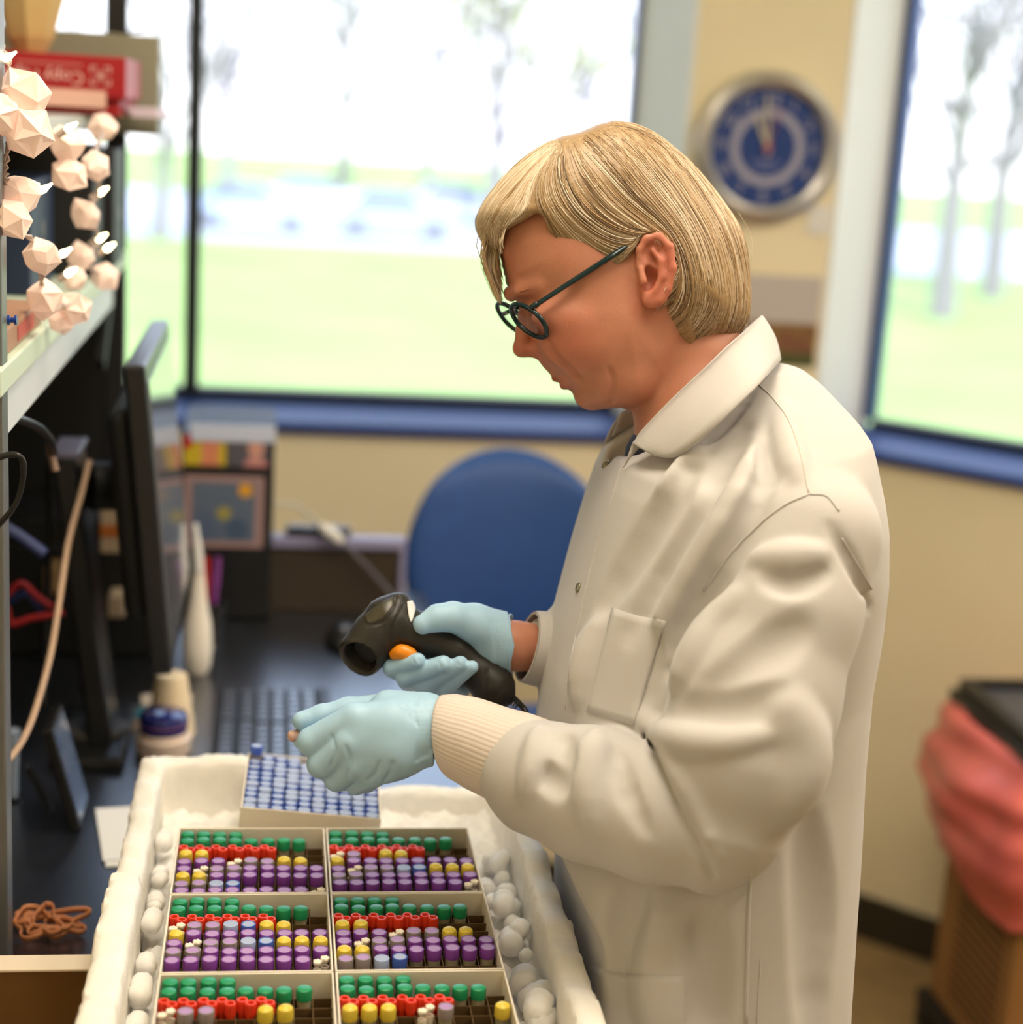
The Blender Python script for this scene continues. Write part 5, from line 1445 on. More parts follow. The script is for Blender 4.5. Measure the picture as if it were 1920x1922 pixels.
def strands(fams, NS, rmin, rmax):
    VV, FF, TT = [], [], []
    NP = 22; n0 = 0
    for fam, ns in zip(fams, NS):
        A = np.array(fam, float)
        SP = np.array([smooth_path([np.array([*p, 0.0]) for p in gd_], 8)[:, :2] for gd_ in A])   # guides x samples x 2
        T = np.linspace(0, SP.shape[1]-1, NP)
        ncl = max(6, ns//22)
        clu = np.sort(rng.uniform(0, len(fam)-1, ncl)); ctone = rng.normal(0, .22, ncl); cz = rng.uniform(-9, 9, ncl)
        for s in range(ns):
            c = rng.integers(ncl)
            u0 = np.clip(clu[c]+rng.normal(0, .16), 0, len(fam)-1.001); i = int(u0); f = u0-i
            path = SP[i]*(1-f)+SP[i+1]*f
            P = np.stack([np.interp(T, np.arange(len(path)), path[:, q]) for q in range(2)], 1)
            t0 = rng.uniform(0, .12) if rng.random() < .7 else rng.uniform(0, .5)
            t1 = rng.uniform(.95, 1.03) if rng.random() < .9 else rng.uniform(.6, .95)
            tt = np.linspace(t0, min(t1, 1.0), NP)
            P = np.stack([np.interp(tt, np.linspace(0, 1, NP), P[:, q]) for q in range(2)], 1)
            P += rng.normal(0, 2.2, 2)*np.linspace(.4, 1.3, NP)[:, None]
            P += np.stack([2.0*np.sin(tt*9+rng.uniform(0, 6)), 1.2*np.sin(tt*7+rng.uniform(0, 6))], 1)
            z = np.zeros(NP); ok = np.zeros(NP, bool)
            for q in range(NP):
                x, y = P[q, 0]-960, P[q, 1]-961
                zz = zsurf(x, y)
                if not np.isnan(zz):
                    zz2 = zsurf(x*(1+zz/FPX), y*(1+zz/FPX)); zz = zz2 if not np.isnan(zz2) else zz
                    z[q] = zz; ok[q] = True
            if ok.sum() < 4:
                if fam is not FR: continue
                z[:] = 0; ok[:] = True
            qi = np.arange(NP)
            if not ok.all(): z = np.interp(qi, qi[ok], z[ok])
            z = np.convolve(np.pad(z, 2, mode='edge'), np.ones(5)/5, 'valid')
            z = z-3.0+cz[c]*.55+rng.uniform(-4.5, 2.0)+np.linspace(26, 0, NP)*(np.linspace(0, 1, NP) < .12)*.0
            r = rng.uniform(rmin, rmax)
            R = r*np.clip(np.minimum(np.linspace(.5, 6, NP), np.linspace(7, .25, NP)), .2, 1)
            C = np.stack([(P[:, 0]-960)*(1+z/FPX), (P[:, 1]-961)*(1+z/FPX), z], 1)
            off = 1.2+cz[c]*.22+rng.uniform(-1.2, 2.4)
            Cw = to_world(C); bad = 0
            for q in range(NP):
                loc, nor, ii, ds = hair_bvh.find_nearest(Vector(tuple(Cw[q])))
                bad = max(bad, ds/US)
                if ds < 24*US:
                    nv = np.array(nor)
                    Cw[q] = np.array(loc)+nv*off*US
            if (fam is GA or fam is GB or fam is GC) and bad > 16: continue
            rel = (Cw-CAM)/US
            C = np.stack([rel@_rt, -(rel@_up), rel@_fw-FPX], 1)
            C[1:-1] = (C[:-2]+C[1:-1]*2+C[2:])/4
            tg = np.gradient(C, axis=0); tg /= np.linalg.norm(tg, axis=1)[:, None]+1e-9
            n1 = np.cross(tg, [0, 0, 1.0]); n1 /= np.linalg.norm(n1, axis=1)[:, None]+1e-9
            n2 = np.cross(tg, n1)
            for a in (PI/2*3, PI/6, PI/6*5):
                VV.append(C+R[:, None]*(math.cos(a)*n1+math.sin(a)*n2*.8))
            k0 = n0
            q = np.arange(NP-1)
            for a in range(3):
                b = (a+1) % 3
                FF.append(np.stack([k0+a*NP+q, k0+a*NP+q+1, k0+b*NP+q+1, k0+b*NP+q], 1))
            TT.append(np.full(3*NP, np.clip(0.50+ctone[c]+rng.normal(0, .15)+(0.22 if (fam is FR or fam is FT or fam is GA) else 0), 0, 1)))
            n0 += 3*NP
    return np.concatenate(VV), np.concatenate(FF), np.concatenate(TT)
SV, SF, ST = strands([SD, FR, TP, FT, GA, GB, GC, BT], [7200, 1500, 350, 450, 300, 300, 350, 600], 0.45, 1.2)
so = mk('hair_strands', to_world(SV), SF, M_hair, person, True)
so['kind'] = 'stuff'
tone_attr(so.data, ST)
# a few loose hairs at the back
fl = []
for k in range(16):
    r_ = random.Random(k); x = r_.uniform(1300, 1400); y = 300+(x-1290)*1.2+r_.uniform(-10, 150)
    P = [W(x-10, y-20, 0), W(x+14, y+25, r_.uniform(-20, 20)), W(x+r_.uniform(8, 40), y+70, 0)]
    fl.append(tube(P, .00022, 4, 4))
fo = mk('loose_hair', *join(*fl), M_hair, person, True); tone_attr(fo.data, np.full(len(fo.data.vertices), .75)); fo['kind'] = 'stuff'
# eyebrow
mk('eyebrow', *tube([W(958, 551, zmid(958)-36), W(972, 549, zmid(972)-66), W(990, 543, zmid(990)-94)], [.0008, .0017, .0006], 8, 6), mat('brow hair', srgb(170, 112, 80), .6), person, True)

# ---- glasses
gl = thing('glasses', 'dark teal glasses', None, tuple(W(990, 600, -95)))
gl.parent = person; gl.location = tuple(W(990, 600, -95)-feet)
del gl['label']
M_frame = mat('dark teal acetate', srgb(8, 40, 46), 0.18, spec=.6)
M_lens = bpy.data.materials.new('spectacle lens'); M_lens.use_nodes = True
thinglass(M_lens, 1.5, (.93, .93, .95))
def lens(c, v, h, nm):
    c, v, h = np.array(c, float), np.array(v, float), np.array(h, float)
    ring = []
    for k in range(41):
        a = 2*PI*k/40
        ring.append(c+v*math.cos(a)*(1+.05*math.cos(2*a))+h*math.sin(a))
    Rg = to_world(np.array(ring))
    mk('rim', *tube(list(Rg), 4.4*US, 10, 1), M_frame, gl, True)
    n = np.cross(v, h); n /= np.linalg.norm(n)
    pts = [c+n*1.0]
    F = []
    for k in range(40): pts.append(ring[k])
    V = to_world(np.array(pts)); F = [[0, 1+k, 1+(k+1) % 40] for k in range(40)]
    mk('lens', V, F, M_lens, gl, True)
cN = U(993, 602, -142); cF = U(962, 598, 6)
vN = np.array([26, 28, -3.0]); hN = np.array([17, -3, -42.0])
lens(cN, vN, hN, 'near'); lens(cF, np.array([26, 27, 0.0]), np.array([11, -3, -44.0]), 'far')
def wl(p): return to_world(np.array(p)[None])[0]
mk('bridge', *tube([wl(cN-hN*.98-vN*.25), wl((cN+cF)/2-vN*.45+np.array([-3, -2, 0])), wl(cF+np.array([11, -3, -44.0])*.98-vN*.25)], 3.6*US, 8, 5), M_frame, gl, True)
hg = cN+hN*.95-vN*.55
mk('hinge', *tube([wl(hg), wl(U(1004, 573, -184)), wl(U(1012, 569, -184))], [4.6*US, 5.5*US, 4.6*US], 8, 5), M_frame, gl, True)
mk('temple_arm', *tube([wl(U(1008, 571, -184)), wl(U(1060, 537, -180)), wl(U(1110, 505, -180)), wl(U(1152, 478, -182)), wl(U(1186, 456, -168)), wl(U(1236, 440, -152)), wl(U(1262, 470, -140))], [7*US, 8*US, 8.6*US, 8*US, 4*US, 3*US], 10, 6, flat=.6), M_frame, gl, True)
mk('temple_arm', *tube([wl(cF+np.array([-11, 3, 44])*.98-vN*.5), wl(U(1060, 537, 128)), wl(U(1186, 456, 160)), wl(U(1240, 450, 150))], 4.6*US, 8, 6), M_frame, gl, True)

# ---- lab coat
gc = Grid(axis((-60, 800, 5.5)), axis((-290, 980, 5.5), (980, 1720, 22)), axis((-600, 470, 5.5)))
CP, SP_ = math.cos(PITCH), math.sin(PITCH)
TAB = np.array([(690, 1345, 1500, 90), (715, 1323, 1532, 150), (740, 1301, 1554, 210), (770, 1271, 1580, 270), (800, 1234, 1598, 318), (835, 1187, 1604, 350), (858, 1152, 1607, 368), (900, 1131, 1615, 382), (950, 1113, 1623, 385), (1050, 1080, 1630, 372), (1150, 1050, 1622, 360), (1250, 1026, 1608, 350), (1400, 1004, 1603, 342), (1600, 990, 1594, 345), (1922, 986, 1578, 360), (2300, 980, 1581, 385), (2700, 975, 1586, 400)], float)
def torso():
    X, Y, Z = gc.co((slice(None), slice(None), slice(None)))
    step = 40
    for i0 in range(0, len(gc.a[0]), step):
        s = (slice(i0, i0+step), slice(None), slice(None))
        X, Y, Z = gc.co(s)
        yw = Y*CP+Z*SP_; zw = -Y*SP_*0+Z
        ty = (TAB[:, 0]-961)*CP
        f = lambda col: np.interp(yw.ravel(), ty, col).reshape(yw.shape).astype(np.float32)
        xl, xr, b = f(TAB[:, 1]-960), f(TAB[:, 2]-960), f(TAB[:, 3])
        xc, a = (xl+xr)/2, (xr-xl)/2
        xs = X-(xc-0.12*zw*np.clip(1-(yw-60)/900, .3, 1))
        e = 2.35
        r = (np.abs(xs/a)**e+np.abs(zw/b)**e)**(1/e)
        d = (r-1)*np.minimum(a, b)*0.92
        # broad soft waves of the cloth
        d = d+2.5*np.sin(X*.022+Y*.010+Z*.016)*np.sin(Z*.02+Y*.005)
        top = ty[0]-yw; d = np.maximum(d, top)
        bot = yw-(2640-961)*CP; d = np.maximum(d, bot)
        gc.D[s] = d.astype(np.float32)
torso()
g = gc
g.chain([(1305, 640, 0, 112), (1280, 760, 0, 114), (1258, 850, 0, 88)], 12, 'sub')             # neck opening
g.chain([(1200, 790, 40, 55), (1170, 840, 40, 40)], 14, 'sub')
# the coat hangs clear of the bench and the foam box
X, Y, Z = g.co((slice(None),)*3)
wx = CAM[0]+US*(X*_rt[0]-Y*_up[0]+(FPX+Z)*_fw[0]); wz = CAM[2]+US*(X*_rt[2]-Y*_up[2]+(FPX+Z)*_fw[2])
pl = ((0.277-0.55*np.maximum(0, wz-1.075)-wx)/US).astype(np.float32)
h_ = np.clip(0.5+0.5*(pl-g.D)/16, 0, 1)
g.D = (g.D*(1-h_)+pl*h_+16*h_*(1-h_)).astype(np.float32)
del wx, wz, pl, h_
# sleeves
NSL = [(1500, 960, -265, 104), (1532, 1010, -318, 112), (1480, 1150, -352, 132), (1420, 1310, -378, 152), (1385, 1430, -392, 152), (1356, 1550, -398, 112), (1330, 1622, -392, 56)]
g.chain(NSL, 26)
g.chain([(1320, 1560, -396, 100), (1235, 1532, -372, 122), (1110, 1490, -318, 124), (1010, 1458, -262, 104), (958, 1430, -228, 76)], 22)
g.chain([(1330, 930, 300, 110), (1260, 1270, 250, 110), (1130, 1240, 150, 90), (1060, 1222, 96, 74), (1040, 1219, 80, 62)], 26)
fz = g.front()
def cs(px, py):
    """depth of the coat's near surface at a picture point"""
    c = -350.0
    for _ in range(4):
        x, y = (px-960)*(1+c/FPX), (py-961)*(1+c/FPX)
        i = int(np.clip(np.searchsorted(g.a[0], x), 0, fz.shape[0]-1)); j = int(np.clip(np.searchsorted(g.a[1], y), 0, fz.shape[1]-1))
        v = fz[i, j]
        if np.isnan(v): return c
        c = float(v)
    return c
def fold(pts, r, depth, k, op):
    P = smooth_path([np.array([*p, 0.0]) for p in pts], 4)
    n = len(P); Q = []
    for i, p in enumerate(P):
        t = i/(n-1); w = math.sin(PI*min(max(t, .08), .92))**.5
        c = cs(p[0], p[1])
        Q.append((p[0], p[1], c+(r*w-depth*w if op == 'add' else -(r*w)+depth*w), r*w))
    g.chain(Q, k, op)
# pulled folds over the chest, from shoulder to pocket
fold([(1395, 800), (1330, 920), (1250, 1050), (1180, 1190)], 26, 15, 26, 'sub')
fold([(1420, 850), (1370, 960), (1300, 1080), (1235, 1180)], 22, 10, 26, 'add')
fold([(1440, 880), (1400, 985), (1340, 1090), (1290, 1180), (1262, 1260)], 24, 16, 20, 'sub')
fold([(1330, 820), (1260, 930), (1190, 1060)], 24, 8, 30, 'add')
fold([(1290, 880), (1200, 1000), (1130, 1130)], 30, 9, 36, 'sub')
fold([(1418, 722), (1360, 790), (1300, 850)], 14, 10, 14, 'sub')                              # under the collar
fold([(1450, 800), (1440, 850), (1445, 900)], 16, 8, 18, 'sub')
fold([(1470, 760), (1480, 830), (1500, 900)], 20, 6, 26, 'add')
fold([(1228, 1175), (1222, 1250), (1212, 1320)], 13, 7, 18, 'sub')
fold([(1120, 1180), (1090, 1300)], 26, 8, 30, 'add')
# sleeve
fold([(1436, 1086), (1490, 1090), (1545, 1072)], 22, 17, 18, 'sub')
fold([(1420, 1050), (1480, 1046), (1540, 1040)], 22, 9, 20, 'add')
fold([(1380, 1120), (1320, 1200), (1270, 1285)], 26, 10, 24, 'add')
fold([(1560, 990), (1600, 1060), (1630, 1140)], 12, 8, 14, 'sub')
fold([(1500, 1180), (1420, 1230), (1330, 1290)], 30, 10, 36, 'sub')
fold([(1460, 1300), (1380, 1330), (1280, 1330)], 30, 20, 26, 'sub')
fold([(1204, 1352), (1260, 1384), (1350, 1396), (1440, 1380)], 22, 13, 20, 'add')
fold([(1214, 1376), (1250, 1450), (1300, 1560), (1338, 1650)], 12, 10, 10, 'sub')
fold([(1240, 1390), (1290, 1480), (1345, 1600)], 18, 9, 16, 'add')
fold([(1160, 1400), (1170, 1470), (1210, 1560)], 18, 13, 16, 'sub')
fold([(1120, 1380), (1100, 1450), (1110, 1560)], 24, 11, 22, 'add')
fold([(1060, 1370), (1056, 1430), (1040, 1490)], 18, 12, 16, 'sub')
fold([(1000, 1440), (1030, 1460), (1050, 1480)], 20, 15, 18, 'sub')
fold([(1010, 1370), (1002, 1430), (984, 1500)], 18, 8, 18, 'add')
fold([(1480, 1330), (1500, 1420), (1470, 1520)], 40, 12, 40, 'add')
# skirt of the coat
fold([(1330, 1730), (1330, 1830), (1335, 1930)], 30, 12, 34, 'sub')
fold([(1180, 1680), (1170, 1780), (1180, 1920)], 34, 14, 40, 'sub')
fold([(1250, 1720), (1240, 1830), (1240, 1930)], 30, 8, 40, 'add')
fold([(1520, 1560), (1540, 1720), (1530, 1930)], 34, 12, 40, 'sub')
coat, coat_bvh = solid('lab_coat', g, M_coat, person, 2)
del gc, g
# collar
def sheet(rows, across, bulge, sub=6):
    """rows: (upper, lower) pairs of (px, py, c)"""
    A = smooth_path([U(*r[0]) for r in rows], sub); B = smooth_path([U(*r[1]) for r in rows], sub)
    G = np.zeros((len(A), across, 3))
    for j in range(across):
        t = j/(across-1)
        P = A+(B-A)*t
        nb = np.cross(np.gradient(A, axis=0), B-A); nb /= np.linalg.norm(nb, axis=1)[:, None]+1e-9
        P = P+nb*bulge*math.sin(PI*t)
        G[:, j] = P
    return to_world(G.reshape(-1, 3)).reshape(G.shape)
CR = [((1187, 832, -128), (1230, 857, -190)), ((1208, 806, -140), (1270, 856, -232)), ((1266, 746, -152), (1328, 812, -275)), ((1324, 692, -150), (1376, 766, -285)), ((1364, 653, -130), (1424, 720, -255)), ((1400, 622, -84), (1450, 694, -160)),
      ((1430, 595, -6), (1464, 678, -10)), ((1424, 600, 70), (1462, 680, 120)), ((1370, 640, 130), (1420, 720, 230)), ((1290, 690, 150), (1320, 780, 260)), ((1210, 750, 135), (1200, 840, 220)), ((1165, 774, 110), (1127, 854, 120))]
mk('collar', *thick(gridmesh(sheet(CR, 8, -7)), .0016), M_coat, coat, True)
CI = [(a, (a[0]-18, a[1]+46, a[2]*.86)) for a, b in CR]
mk('collar_stand', *thick(gridmesh(sheet(CI, 4, 2)), .0014), M_coat, coat, True)
# shirt in the neck opening
V, F = ico(1, 3)
cS = U(1262, 862, 8)
V = to_world(np.array(V)*np.array([92, 80, 110.0])+cS)
mk('shirt', V, F, M_shirt, person, True)
# placket edge, snaps, pockets, seams
def seam(pts, r=.0007, off=.0002, nm='seam', m=None):
    P = drape_line(coat_bvh, pts, off, 8)
    if len(P) > 3: mk(nm, *tube(P, r, 6, 0), m or M_coat, coat, True)
M_seam = mat('seam thread', (0.60, 0.56, 0.51), .85)  # thread a little paler and warmer than the coat cloth
seam([(1424, 722), (1455, 752), (1482, 792), (1502, 850), (1518, 925)], .0009, 0, m=M_seam)
seam([(1518, 928), (1470, 950), (1420, 990), (1370, 1040), (1320, 1110)], .0011)
seam([(1520, 928), (1552, 932), (1575, 960)], .0009)
seam([(1580, 1010), (1610, 1060), (1636, 1105)], .0008)
seam([(1176, 842), (1150, 930), (1118, 1030), (1092, 1140), (1070, 1250), (1062, 1330)], .0006)
seam([(1408, 1640), (1404, 1750), (1400, 1920)], .0016)
seam([(1428, 1800), (1420, 1920)], .0006)
mk('chest_pocket', *thick(drape_patch(coat_bvh, [(1150, 1141), (1200, 1156), (1250, 1166)], [(1102, 1335), (1150, 1350), (1190, 1362)], 14, 14, .0012), .0012), M_coat, coat, True)
mk('hip_pocket', *thick(drape_patch(coat_bvh, [(1112, 1812), (1160, 1826), (1220, 1830), (1288, 1832)], [(1120, 1990), (1160, 1990), (1220, 1990), (1284, 1990)], 16, 12, .0012), .0013), M_coat, coat, True)
M_snap = mat('snap metal', srgb(150, 145, 120), 0.35, metal=.7)
for (px, py) in ((1137, 872), (1086, 1103)):
    h0 = hit(coat_bvh, px, py, .0)
    loc, nor, i_, ds = coat_bvh.find_nearest(Vector(tuple(h0)))
    nor = np.array(nor)
    if nor@ray(px, py) > 0: nor = -nor
    M = np.array(frame_to(nor)); M[:3, 3] = h0
    sn = mk('snap_button', *xf(lathe([(.0034, -.001), (.0046, -.001), (.0046, .0012), (.0040, .0017), (.0034, .0012)], 22, False), M), M_snap, coat, True)
    mk('snap_centre', *xf(lathe([(.0034, -.001), (.0034, .0006), (0, .0006)], 18, False), M), M_coat, sn)
# ribbed knit cuffs
CT = -24
M_knit = mat('knit cuff', (0.70, 0.62, 0.57), .9, bump=.2, bscale=900, sheen=.3)
def cuff(ctr, ribs, amp, tilt=(0, 0)):
    """ctr: list of (px, py, c, r_across, r_depth) along the arm from wrist to sleeve"""
    C = [U(*q[:3]) for q in ctr]
    n = 160; st_ = 24
    Cs = smooth_path(C, st_//(len(C)-1)); m = len(Cs)
    ra = np.interp(np.linspace(0, 1, m), np.linspace(0, 1, len(ctr)), [q[3] for q in ctr]); rd = np.interp(np.linspace(0, 1, m), np.linspace(0, 1, len(ctr)), [q[4] for q in ctr])
    T = np.gradient(Cs, axis=0); T /= np.linalg.norm(T, axis=1)[:, None]
    G = np.zeros((m, n+1, 3))
    for i in range(m):
        e2 = np.array([0, 0, 1.0])-T[i]*T[i][2]; e2 /= np.linalg.norm(e2); e1 = np.cross(T[i], e2)
        for k in range(n+1):
            a = 2*PI*k/n
            w = 1+amp*math.cos(ribs*a)
            sh_ = (1-i/(m-1))*(tilt[0]*math.cos(a)+tilt[1]*math.sin(a))
            G[i, k] = Cs[i]+T[i]*sh_+e1*ra[i]*math.cos(a)*w+e2*rd[i]*math.sin(a)*w
    return to_world(G.reshape(-1, 3)).reshape(G.shape)
mk('cuff', *thick(gridmesh(cuff([(832, 1375, -190, 58, 54), (850, 1382, -196, 68, 62), (885, 1394, -205, 74, 68), (930, 1412, -218, 76, 72), (962, 1426, -226, 82, 76), (985, 1438, -236, 86, 80)], 56, .014, (CT, 0))), .0012), M_knit, coat, True)


# ---- gloves
# near (left) hand, pinching a tube
gg = Grid(axis((-430, -105, 2.6)), axis((290, 560, 2.6)), axis((-290, -40, 2.6)))
g = gg
WR = (806, 1371, -178, 54)
for mcp in ((668, 1352, -206, 33), (655, 1394, -212, 34), (668, 1432, -206, 31), (698, 1452, -196, 27)):
    g.chain([WR, (740, (1371+mcp[1])/2, -194, 47), mcp], 22)
g.chain([(850, 1376, -188, 54), WR], 16)
g.chain([(790, 1340, -165, 40), (730, 1330, -158, 36)], 18)
g.chain([(668, 1352, -206, 33), (586, 1392, -196, 28), (592, 1398, -150, 24), (568, 1390, -128, 18)], 3.5)
g.chain([(655, 1394, -212, 34), (604, 1434, -198, 28), (628, 1446, -146, 25), (655, 1430, -120, 22)], 3.5)
g.chain([(668, 1432, -206, 31), (632, 1462, -186, 24), (655, 1462, -140, 22), (675, 1445, -120, 20)], 3.5)
g.chain([(698, 1452, -196, 27), (668, 1472, -178, 20), (690, 1468, -142, 19), (705, 1455, -125, 18)], 3.5)
g.chain([(742, 1338, -130, 40), (655, 1334, -122, 25), (604, 1344, -128, 21), (566, 1353, -136, 18)], 9)
def groove(pts, r=2.2, k=5, g=g):
    fz_ = g.front()
    Q = []
    for p in smooth_path([np.array([*q, 0.0]) for q in pts], 5):
        c = -190.0
        for _ in range(3):
            i = int(np.clip(np.searchsorted(g.a[0], (p[0]-960)*(1+c/FPX)), 0, fz_.shape[0]-1)); j = int(np.clip(np.searchsorted(g.a[1], (p[1]-961)*(1+c/FPX)), 0, fz_.shape[1]-1))
            if not np.isnan(fz_[i, j]): c = float(fz_[i, j])
        Q.append((p[0], p[1], c-r*.2, r))
    g.chain(Q, k, 'sub')
for q in range(6):
    x = 782+q*7
    groove([(x-6+2*q, 1306+q*3), (x+2, 1345), (x+2, 1390), (x-2-2*q, 1428-q*2)], 2.0, 5)
for pts in ([(622, 1380), (628, 1410), (620, 1440)], [(648, 1400), (658, 1428), (650, 1462)], [(690, 1465), (705, 1452), (712, 1430)], [(720, 1468), (732, 1450), (738, 1430)], [(760, 1310), (775, 1335), (782, 1360)], [(735, 1306), (760, 1330), (770, 1352)]):
    groove(pts, 1.6, 5)
X, Y, Z = g.co((slice(None),)*3)
g.D = np.maximum(g.D, X-(826-960)*.94+(Y-(1302-961)*.94)*.09)
glove1, gl_bvh = solid('glove', g, M_glove, person, 1)
glove1['label'] = 'left glove pinching a small tube'
# rolled hem of the glove
def hem(c, ra, rd, tilt, m, par, rr=.0011):
    P = []
    for k in range(33):
        a = 2*PI*k/32
        P.append(W(c[0]+ra*math.sin(a)*tilt[0]+2*math.sin(5*a), c[1]+ra*math.cos(a)*tilt[1], c[2]+rd*math.sin(a)))
    mk('glove_hem', *tube(P, rr, 8, 1), m, par, True)
hem((820, 1371, -188), 60, 54, (-.10, 0.9), M_glove, glove1)
# tube held between thumb and finger
tb2 = thing('held_tube', 'clear sample tube with pinkish tip pinched in the near glove', 'sample tube', tuple(W(548, 1382, -134)))
a_, b2_ = W(541, 1383, -140), W(600, 1372, -112)
mk('tube_body', *rod(a_*.8+b2_*.2, b2_, .0048, n=16), M_tube, tb2, True)
mk('cap', *tube([a_, a_*.9+b2_*.1, a_*.7+b2_*.3], [.0030, .0050, .0052], 16, 4), mat('pink frosted cap', srgb(226, 186, 170), .3, trans=.2), tb2, True)

# far (right) hand round the scanner's grip
gr_ = Grid(axis((-260, 60, 2.6)), axis((140, 360, 2.6)), axis((-110, 170, 2.6)))
g = gr_
g.chain([(968, 1212, 48, 57), (940, 1210, 50, 53), (900, 1205, 62, 50), (862, 1205, 72, 46)], 14)
g.chain([(940, 1190, 30, 44), (890, 1170, 12, 36), (850, 1158, -14, 27), (822, 1160, -26, 24), (794, 1172, -34, 19)], 12)    # thumb
FG = [[(862, 1222, 84, 26), (800, 1248, 78, 23), (748, 1256, 26, 21), (738, 1253, -6, 19), (784, 1240, -44, 15)],
      [(872, 1232, 84, 26), (815, 1268, 76, 23), (768, 1275, 20, 22), (764, 1270, -12, 21), (832, 1247, -50, 17)],
      [(888, 1242, 80, 25), (836, 1284, 70, 22), (800, 1290, 16, 20), (798, 1285, -12, 20), (864, 1246, -50, 15)],
      [(905, 1250, 74, 22), (862, 1292, 62, 19), (834, 1297, 14, 17), (832, 1293, -10, 17), (886, 1252, -48, 12.5)]]
for f_ in FG: g.chain(f_, 5)
def groove2(pts, r=1.6, k=4):
    fz_ = gr_.front(); Q = []
    for p in smooth_path([np.array([*q, 0.0]) for q in pts], 5):
        c = -20.0
        for _ in range(3):
            i = int(np.clip(np.searchsorted(gr_.a[0], (p[0]-960)*(1+c/FPX)), 0, fz_.shape[0]-1)); j = int(np.clip(np.searchsorted(gr_.a[1], (p[1]-961)*(1+c/FPX)), 0, fz_.shape[1]-1))
            if not np.isnan(fz_[i, j]): c = float(fz_[i, j])
        Q.append((p[0], p[1], c-r*.2, r))
    gr_.chain(Q, k, 'sub')
for q in range(5):
    groove2([(918+q*8, 1160+q*2), (926+q*7, 1190), (932+q*6, 1230), (930+q*5, 1262)])
for pts in ([(772, 1234), (778, 1246)], [(782, 1232), (788, 1243)], [(820, 1238), (828, 1254)], [(834, 1233), (842, 1247)], [(852, 1238), (862, 1250)], [(872, 1236), (878, 1246)]):
    groove2(pts, 1.3, 3)
X, Y, Z = g.co((slice(None),)*3)
g.D = np.maximum(g.D, X-(966-960)+np.abs(Y-(1212-961))*.22)
glove2, gr_bvh = solid('glove', g, M_glove, person, 1)
hem((958, 1212, 48), 58, 57, (.06, 1.0), M_glove, glove2)
glove2['label'] = 'right glove gripping the scanner'
del gg, gr_, g

# ---- handheld barcode scanner
M_scan = mat('black scanner plastic', (0.022, 0.019, 0.015), 0.42, var=.1, vscale=300, spec=.45)
gs = Grid(axis((-345, 10, 2.4)), axis((135, 400, 2.4)), axis((-75, 95, 2.4)))
g = gs
g.chain([(680, 1226, -8, 45), (706, 1192, 2, 44), (730, 1160, 8, 42), (748, 1140, 12, 28)], 12)
g.chain([(735, 1172, 8, 42), (790, 1190, 14, 38), (850, 1222, 20, 34), (905, 1268, 24, 33), (922, 1286, 24, 36)], 14)
g.chain([(900, 1262, 24, 34), (926, 1288, 24, 40), (932, 1296, 24, 36)], 8)
d_o = np.array([-.50, .56, -.66]); d_o /= np.linalg.norm(d_o)
o_c = U(674, 1236, -30)
# flat muzzle and hollow window
s = g.block((-400, 100, -120), (-180, 400, 120))
X, Y, Z = g.co(s)
pl = (X-o_c[0])*d_o[0]+(Y-o_c[1])*d_o[1]+(Z-o_c[2])*d_o[2]
h_ = np.clip(0.5+0.5*(pl-g.D[s])/5, 0, 1); g.D[s] = g.D[s]*(1-h_)+pl*h_+5*h_*(1-h_)
g.cap(o_c+d_o*20, o_c-d_o*26, 37, 29, 3, 'sub')
# trigger slot, grooves round the head
g.chain([(748, 1228, -24, 9), (768, 1232, -22, 9)], 5, 'sub')
def sgroove(pts, r=1.7):
    fz_ = gs.front(); Q = []
    for p in smooth_path([np.array([*q, 0.0]) for q in pts], 5):
        c = -30.0
        for _ in range(3):
            i = int(np.clip(np.searchsorted(gs.a[0], (p[0]-960)*(1+c/FPX)), 0, fz_.shape[0]-1)); j = int(np.clip(np.searchsorted(gs.a[1], (p[1]-961)*(1+c/FPX)), 0, fz_.shape[1]-1))
            if not np.isnan(fz_[i, j]): c = float(fz_[i, j])
        Q.append((p[0], p[1], c-r*.2, r))
    gs.chain(Q, 3, 'sub')
sgroove([(749, 1118), (740, 1145), (722, 1166), (700, 1172), (676, 1176)])
sgroove([(758, 1136), (744, 1162), (735, 1186), (734, 1215)])
sgroove([(917, 1256), (910, 1285), (918, 1316)], 2.2)
scn = thing('barcode_scanner', 'black handheld barcode scanner with orange trigger held in the far glove', 'scanner', tuple(W(800, 1215, 15)))
sbody, sc_bvh = solid('scanner_body', g, M_scan, scn, 1)
del gs, g
mk('scan_window', *xf(lathe([(0.0, 0), (25*US, 0), (25*US, .0008), (0, .0008)], 28, False), (lambda M: (M.__setitem__((slice(0, 3), 3), to_world((o_c-d_o*22)[None])[0]), M)[1])(np.array(frame_to(to_world((o_c+d_o)[None])[0]-to_world(o_c[None])[0])))), mat('dark window', (.004, .004, .005), .6), scn)
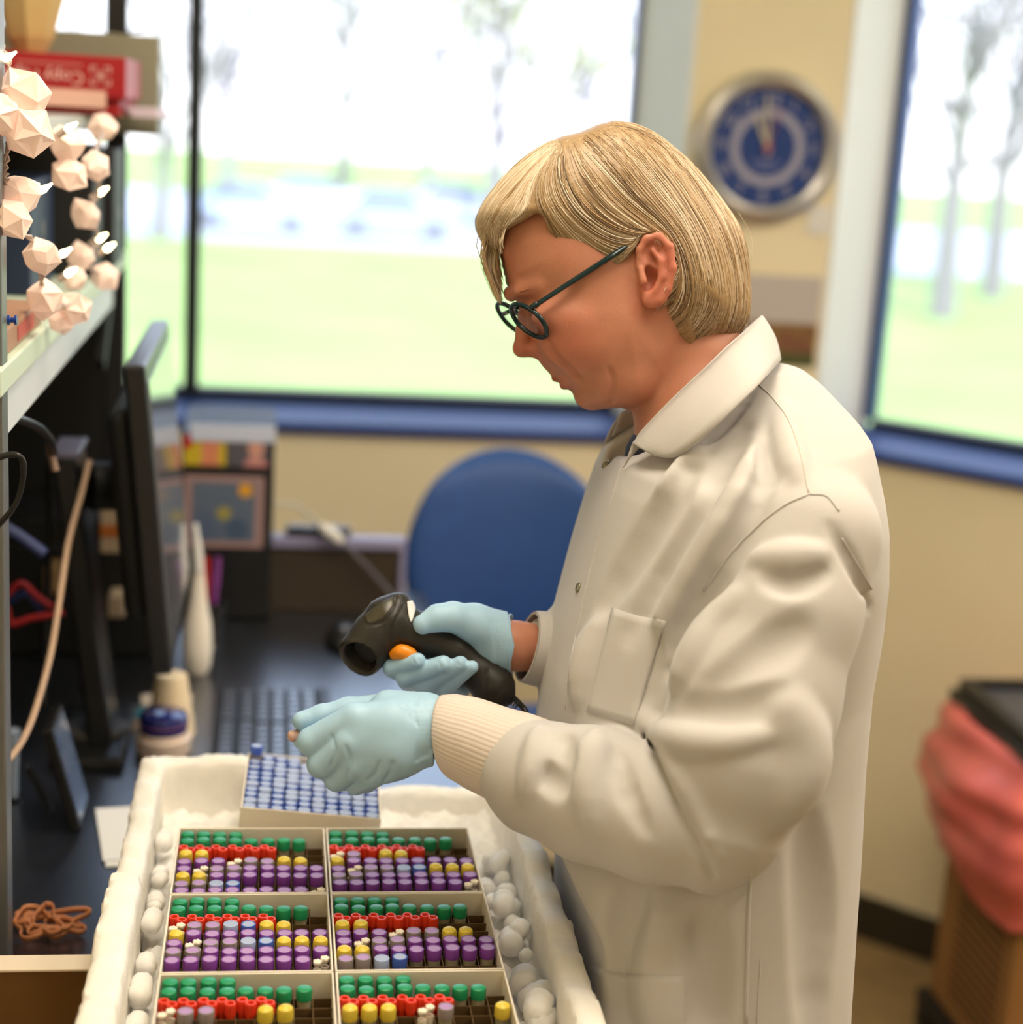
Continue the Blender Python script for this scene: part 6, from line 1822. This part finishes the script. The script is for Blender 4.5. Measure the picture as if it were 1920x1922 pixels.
mk('trigger', *tube([W(735, 1230, -20), W(752, 1224, -28), W(770, 1230, -30), W(790, 1246, -26)], [.004, .0072, .007, .003], 12, 6), mat('orange trigger', srgb(235, 140, 25), .35), scn, True)
mk('top_cover', *thick(drape_patch(sc_bvh, [(682, 1158), (700, 1142), (720, 1128), (738, 1120)], [(690, 1170), (706, 1168), (722, 1158), (740, 1132)], 14, 8, .0004), .0007), mat('olive sheen plastic', (0.045, 0.04, 0.022), .3, spec=.6), scn, True)
mk('sticker', *thick(drape_patch(sc_bvh, [(763, 1130), (764, 1142), (767, 1160), (770, 1168)], [(772, 1128), (778, 1140), (777, 1152), (773, 1166)], 10, 5, .0008), .0005), M_paper, scn, True)
ring_p = [U(927, 1289, 24)+np.array([30*math.cos(a)*.35, 36*math.sin(a), 36*math.cos(a)]) for a in np.linspace(0, 2*PI, 29)]
mk('end_ring', *tube(list(to_world(np.array(ring_p))), .0012, 8, 1), M_black, scn, True)
mk('cable', *tube([W(938, 1298, 24), W(958, 1306, 26), W(974, 1320, 28), W(988, 1340, 20), W(1000, 1390, -40), W(1000, 1450, -60)], .0028, 10, 8), M_black, scn, True)
mk('strain_relief', *join(*[rod(W(940+3.6*k, 1299+2.0*k+.12*k*k, 25), W(941.8+3.6*k, 1300+2.0*k+.12*k*k, 25), .0042, n=12) for k in range(9)]), M_black, scn)
def shell(G1, G2):
    """closed sleeve end from an outer and an inner ring sheet"""
    a = gridmesh(G1); b = gridmesh(G2); n1 = len(a[0]); m_ = G1.shape[1]
    rim = [[k, k+1, n1+k+1, n1+k] for k in range(m_-1)]
    return np.concatenate([a[0], b[0]]), a[1]+[[q+n1 for q in f[::-1]] for f in b[1]]+rim
mk('far_cuff', *shell(cuff([(990, 1213, 50, 68, 62), (1000, 1215, 56, 71, 66), (1028, 1220, 70, 74, 70)], 0, 0.0, (0, 16)), cuff([(990, 1213, 50, 64, 58), (1000, 1215, 56, 67, 62), (1028, 1220, 70, 70, 66)], 0, 0.0, (0, 16))), M_coat, coat, True)
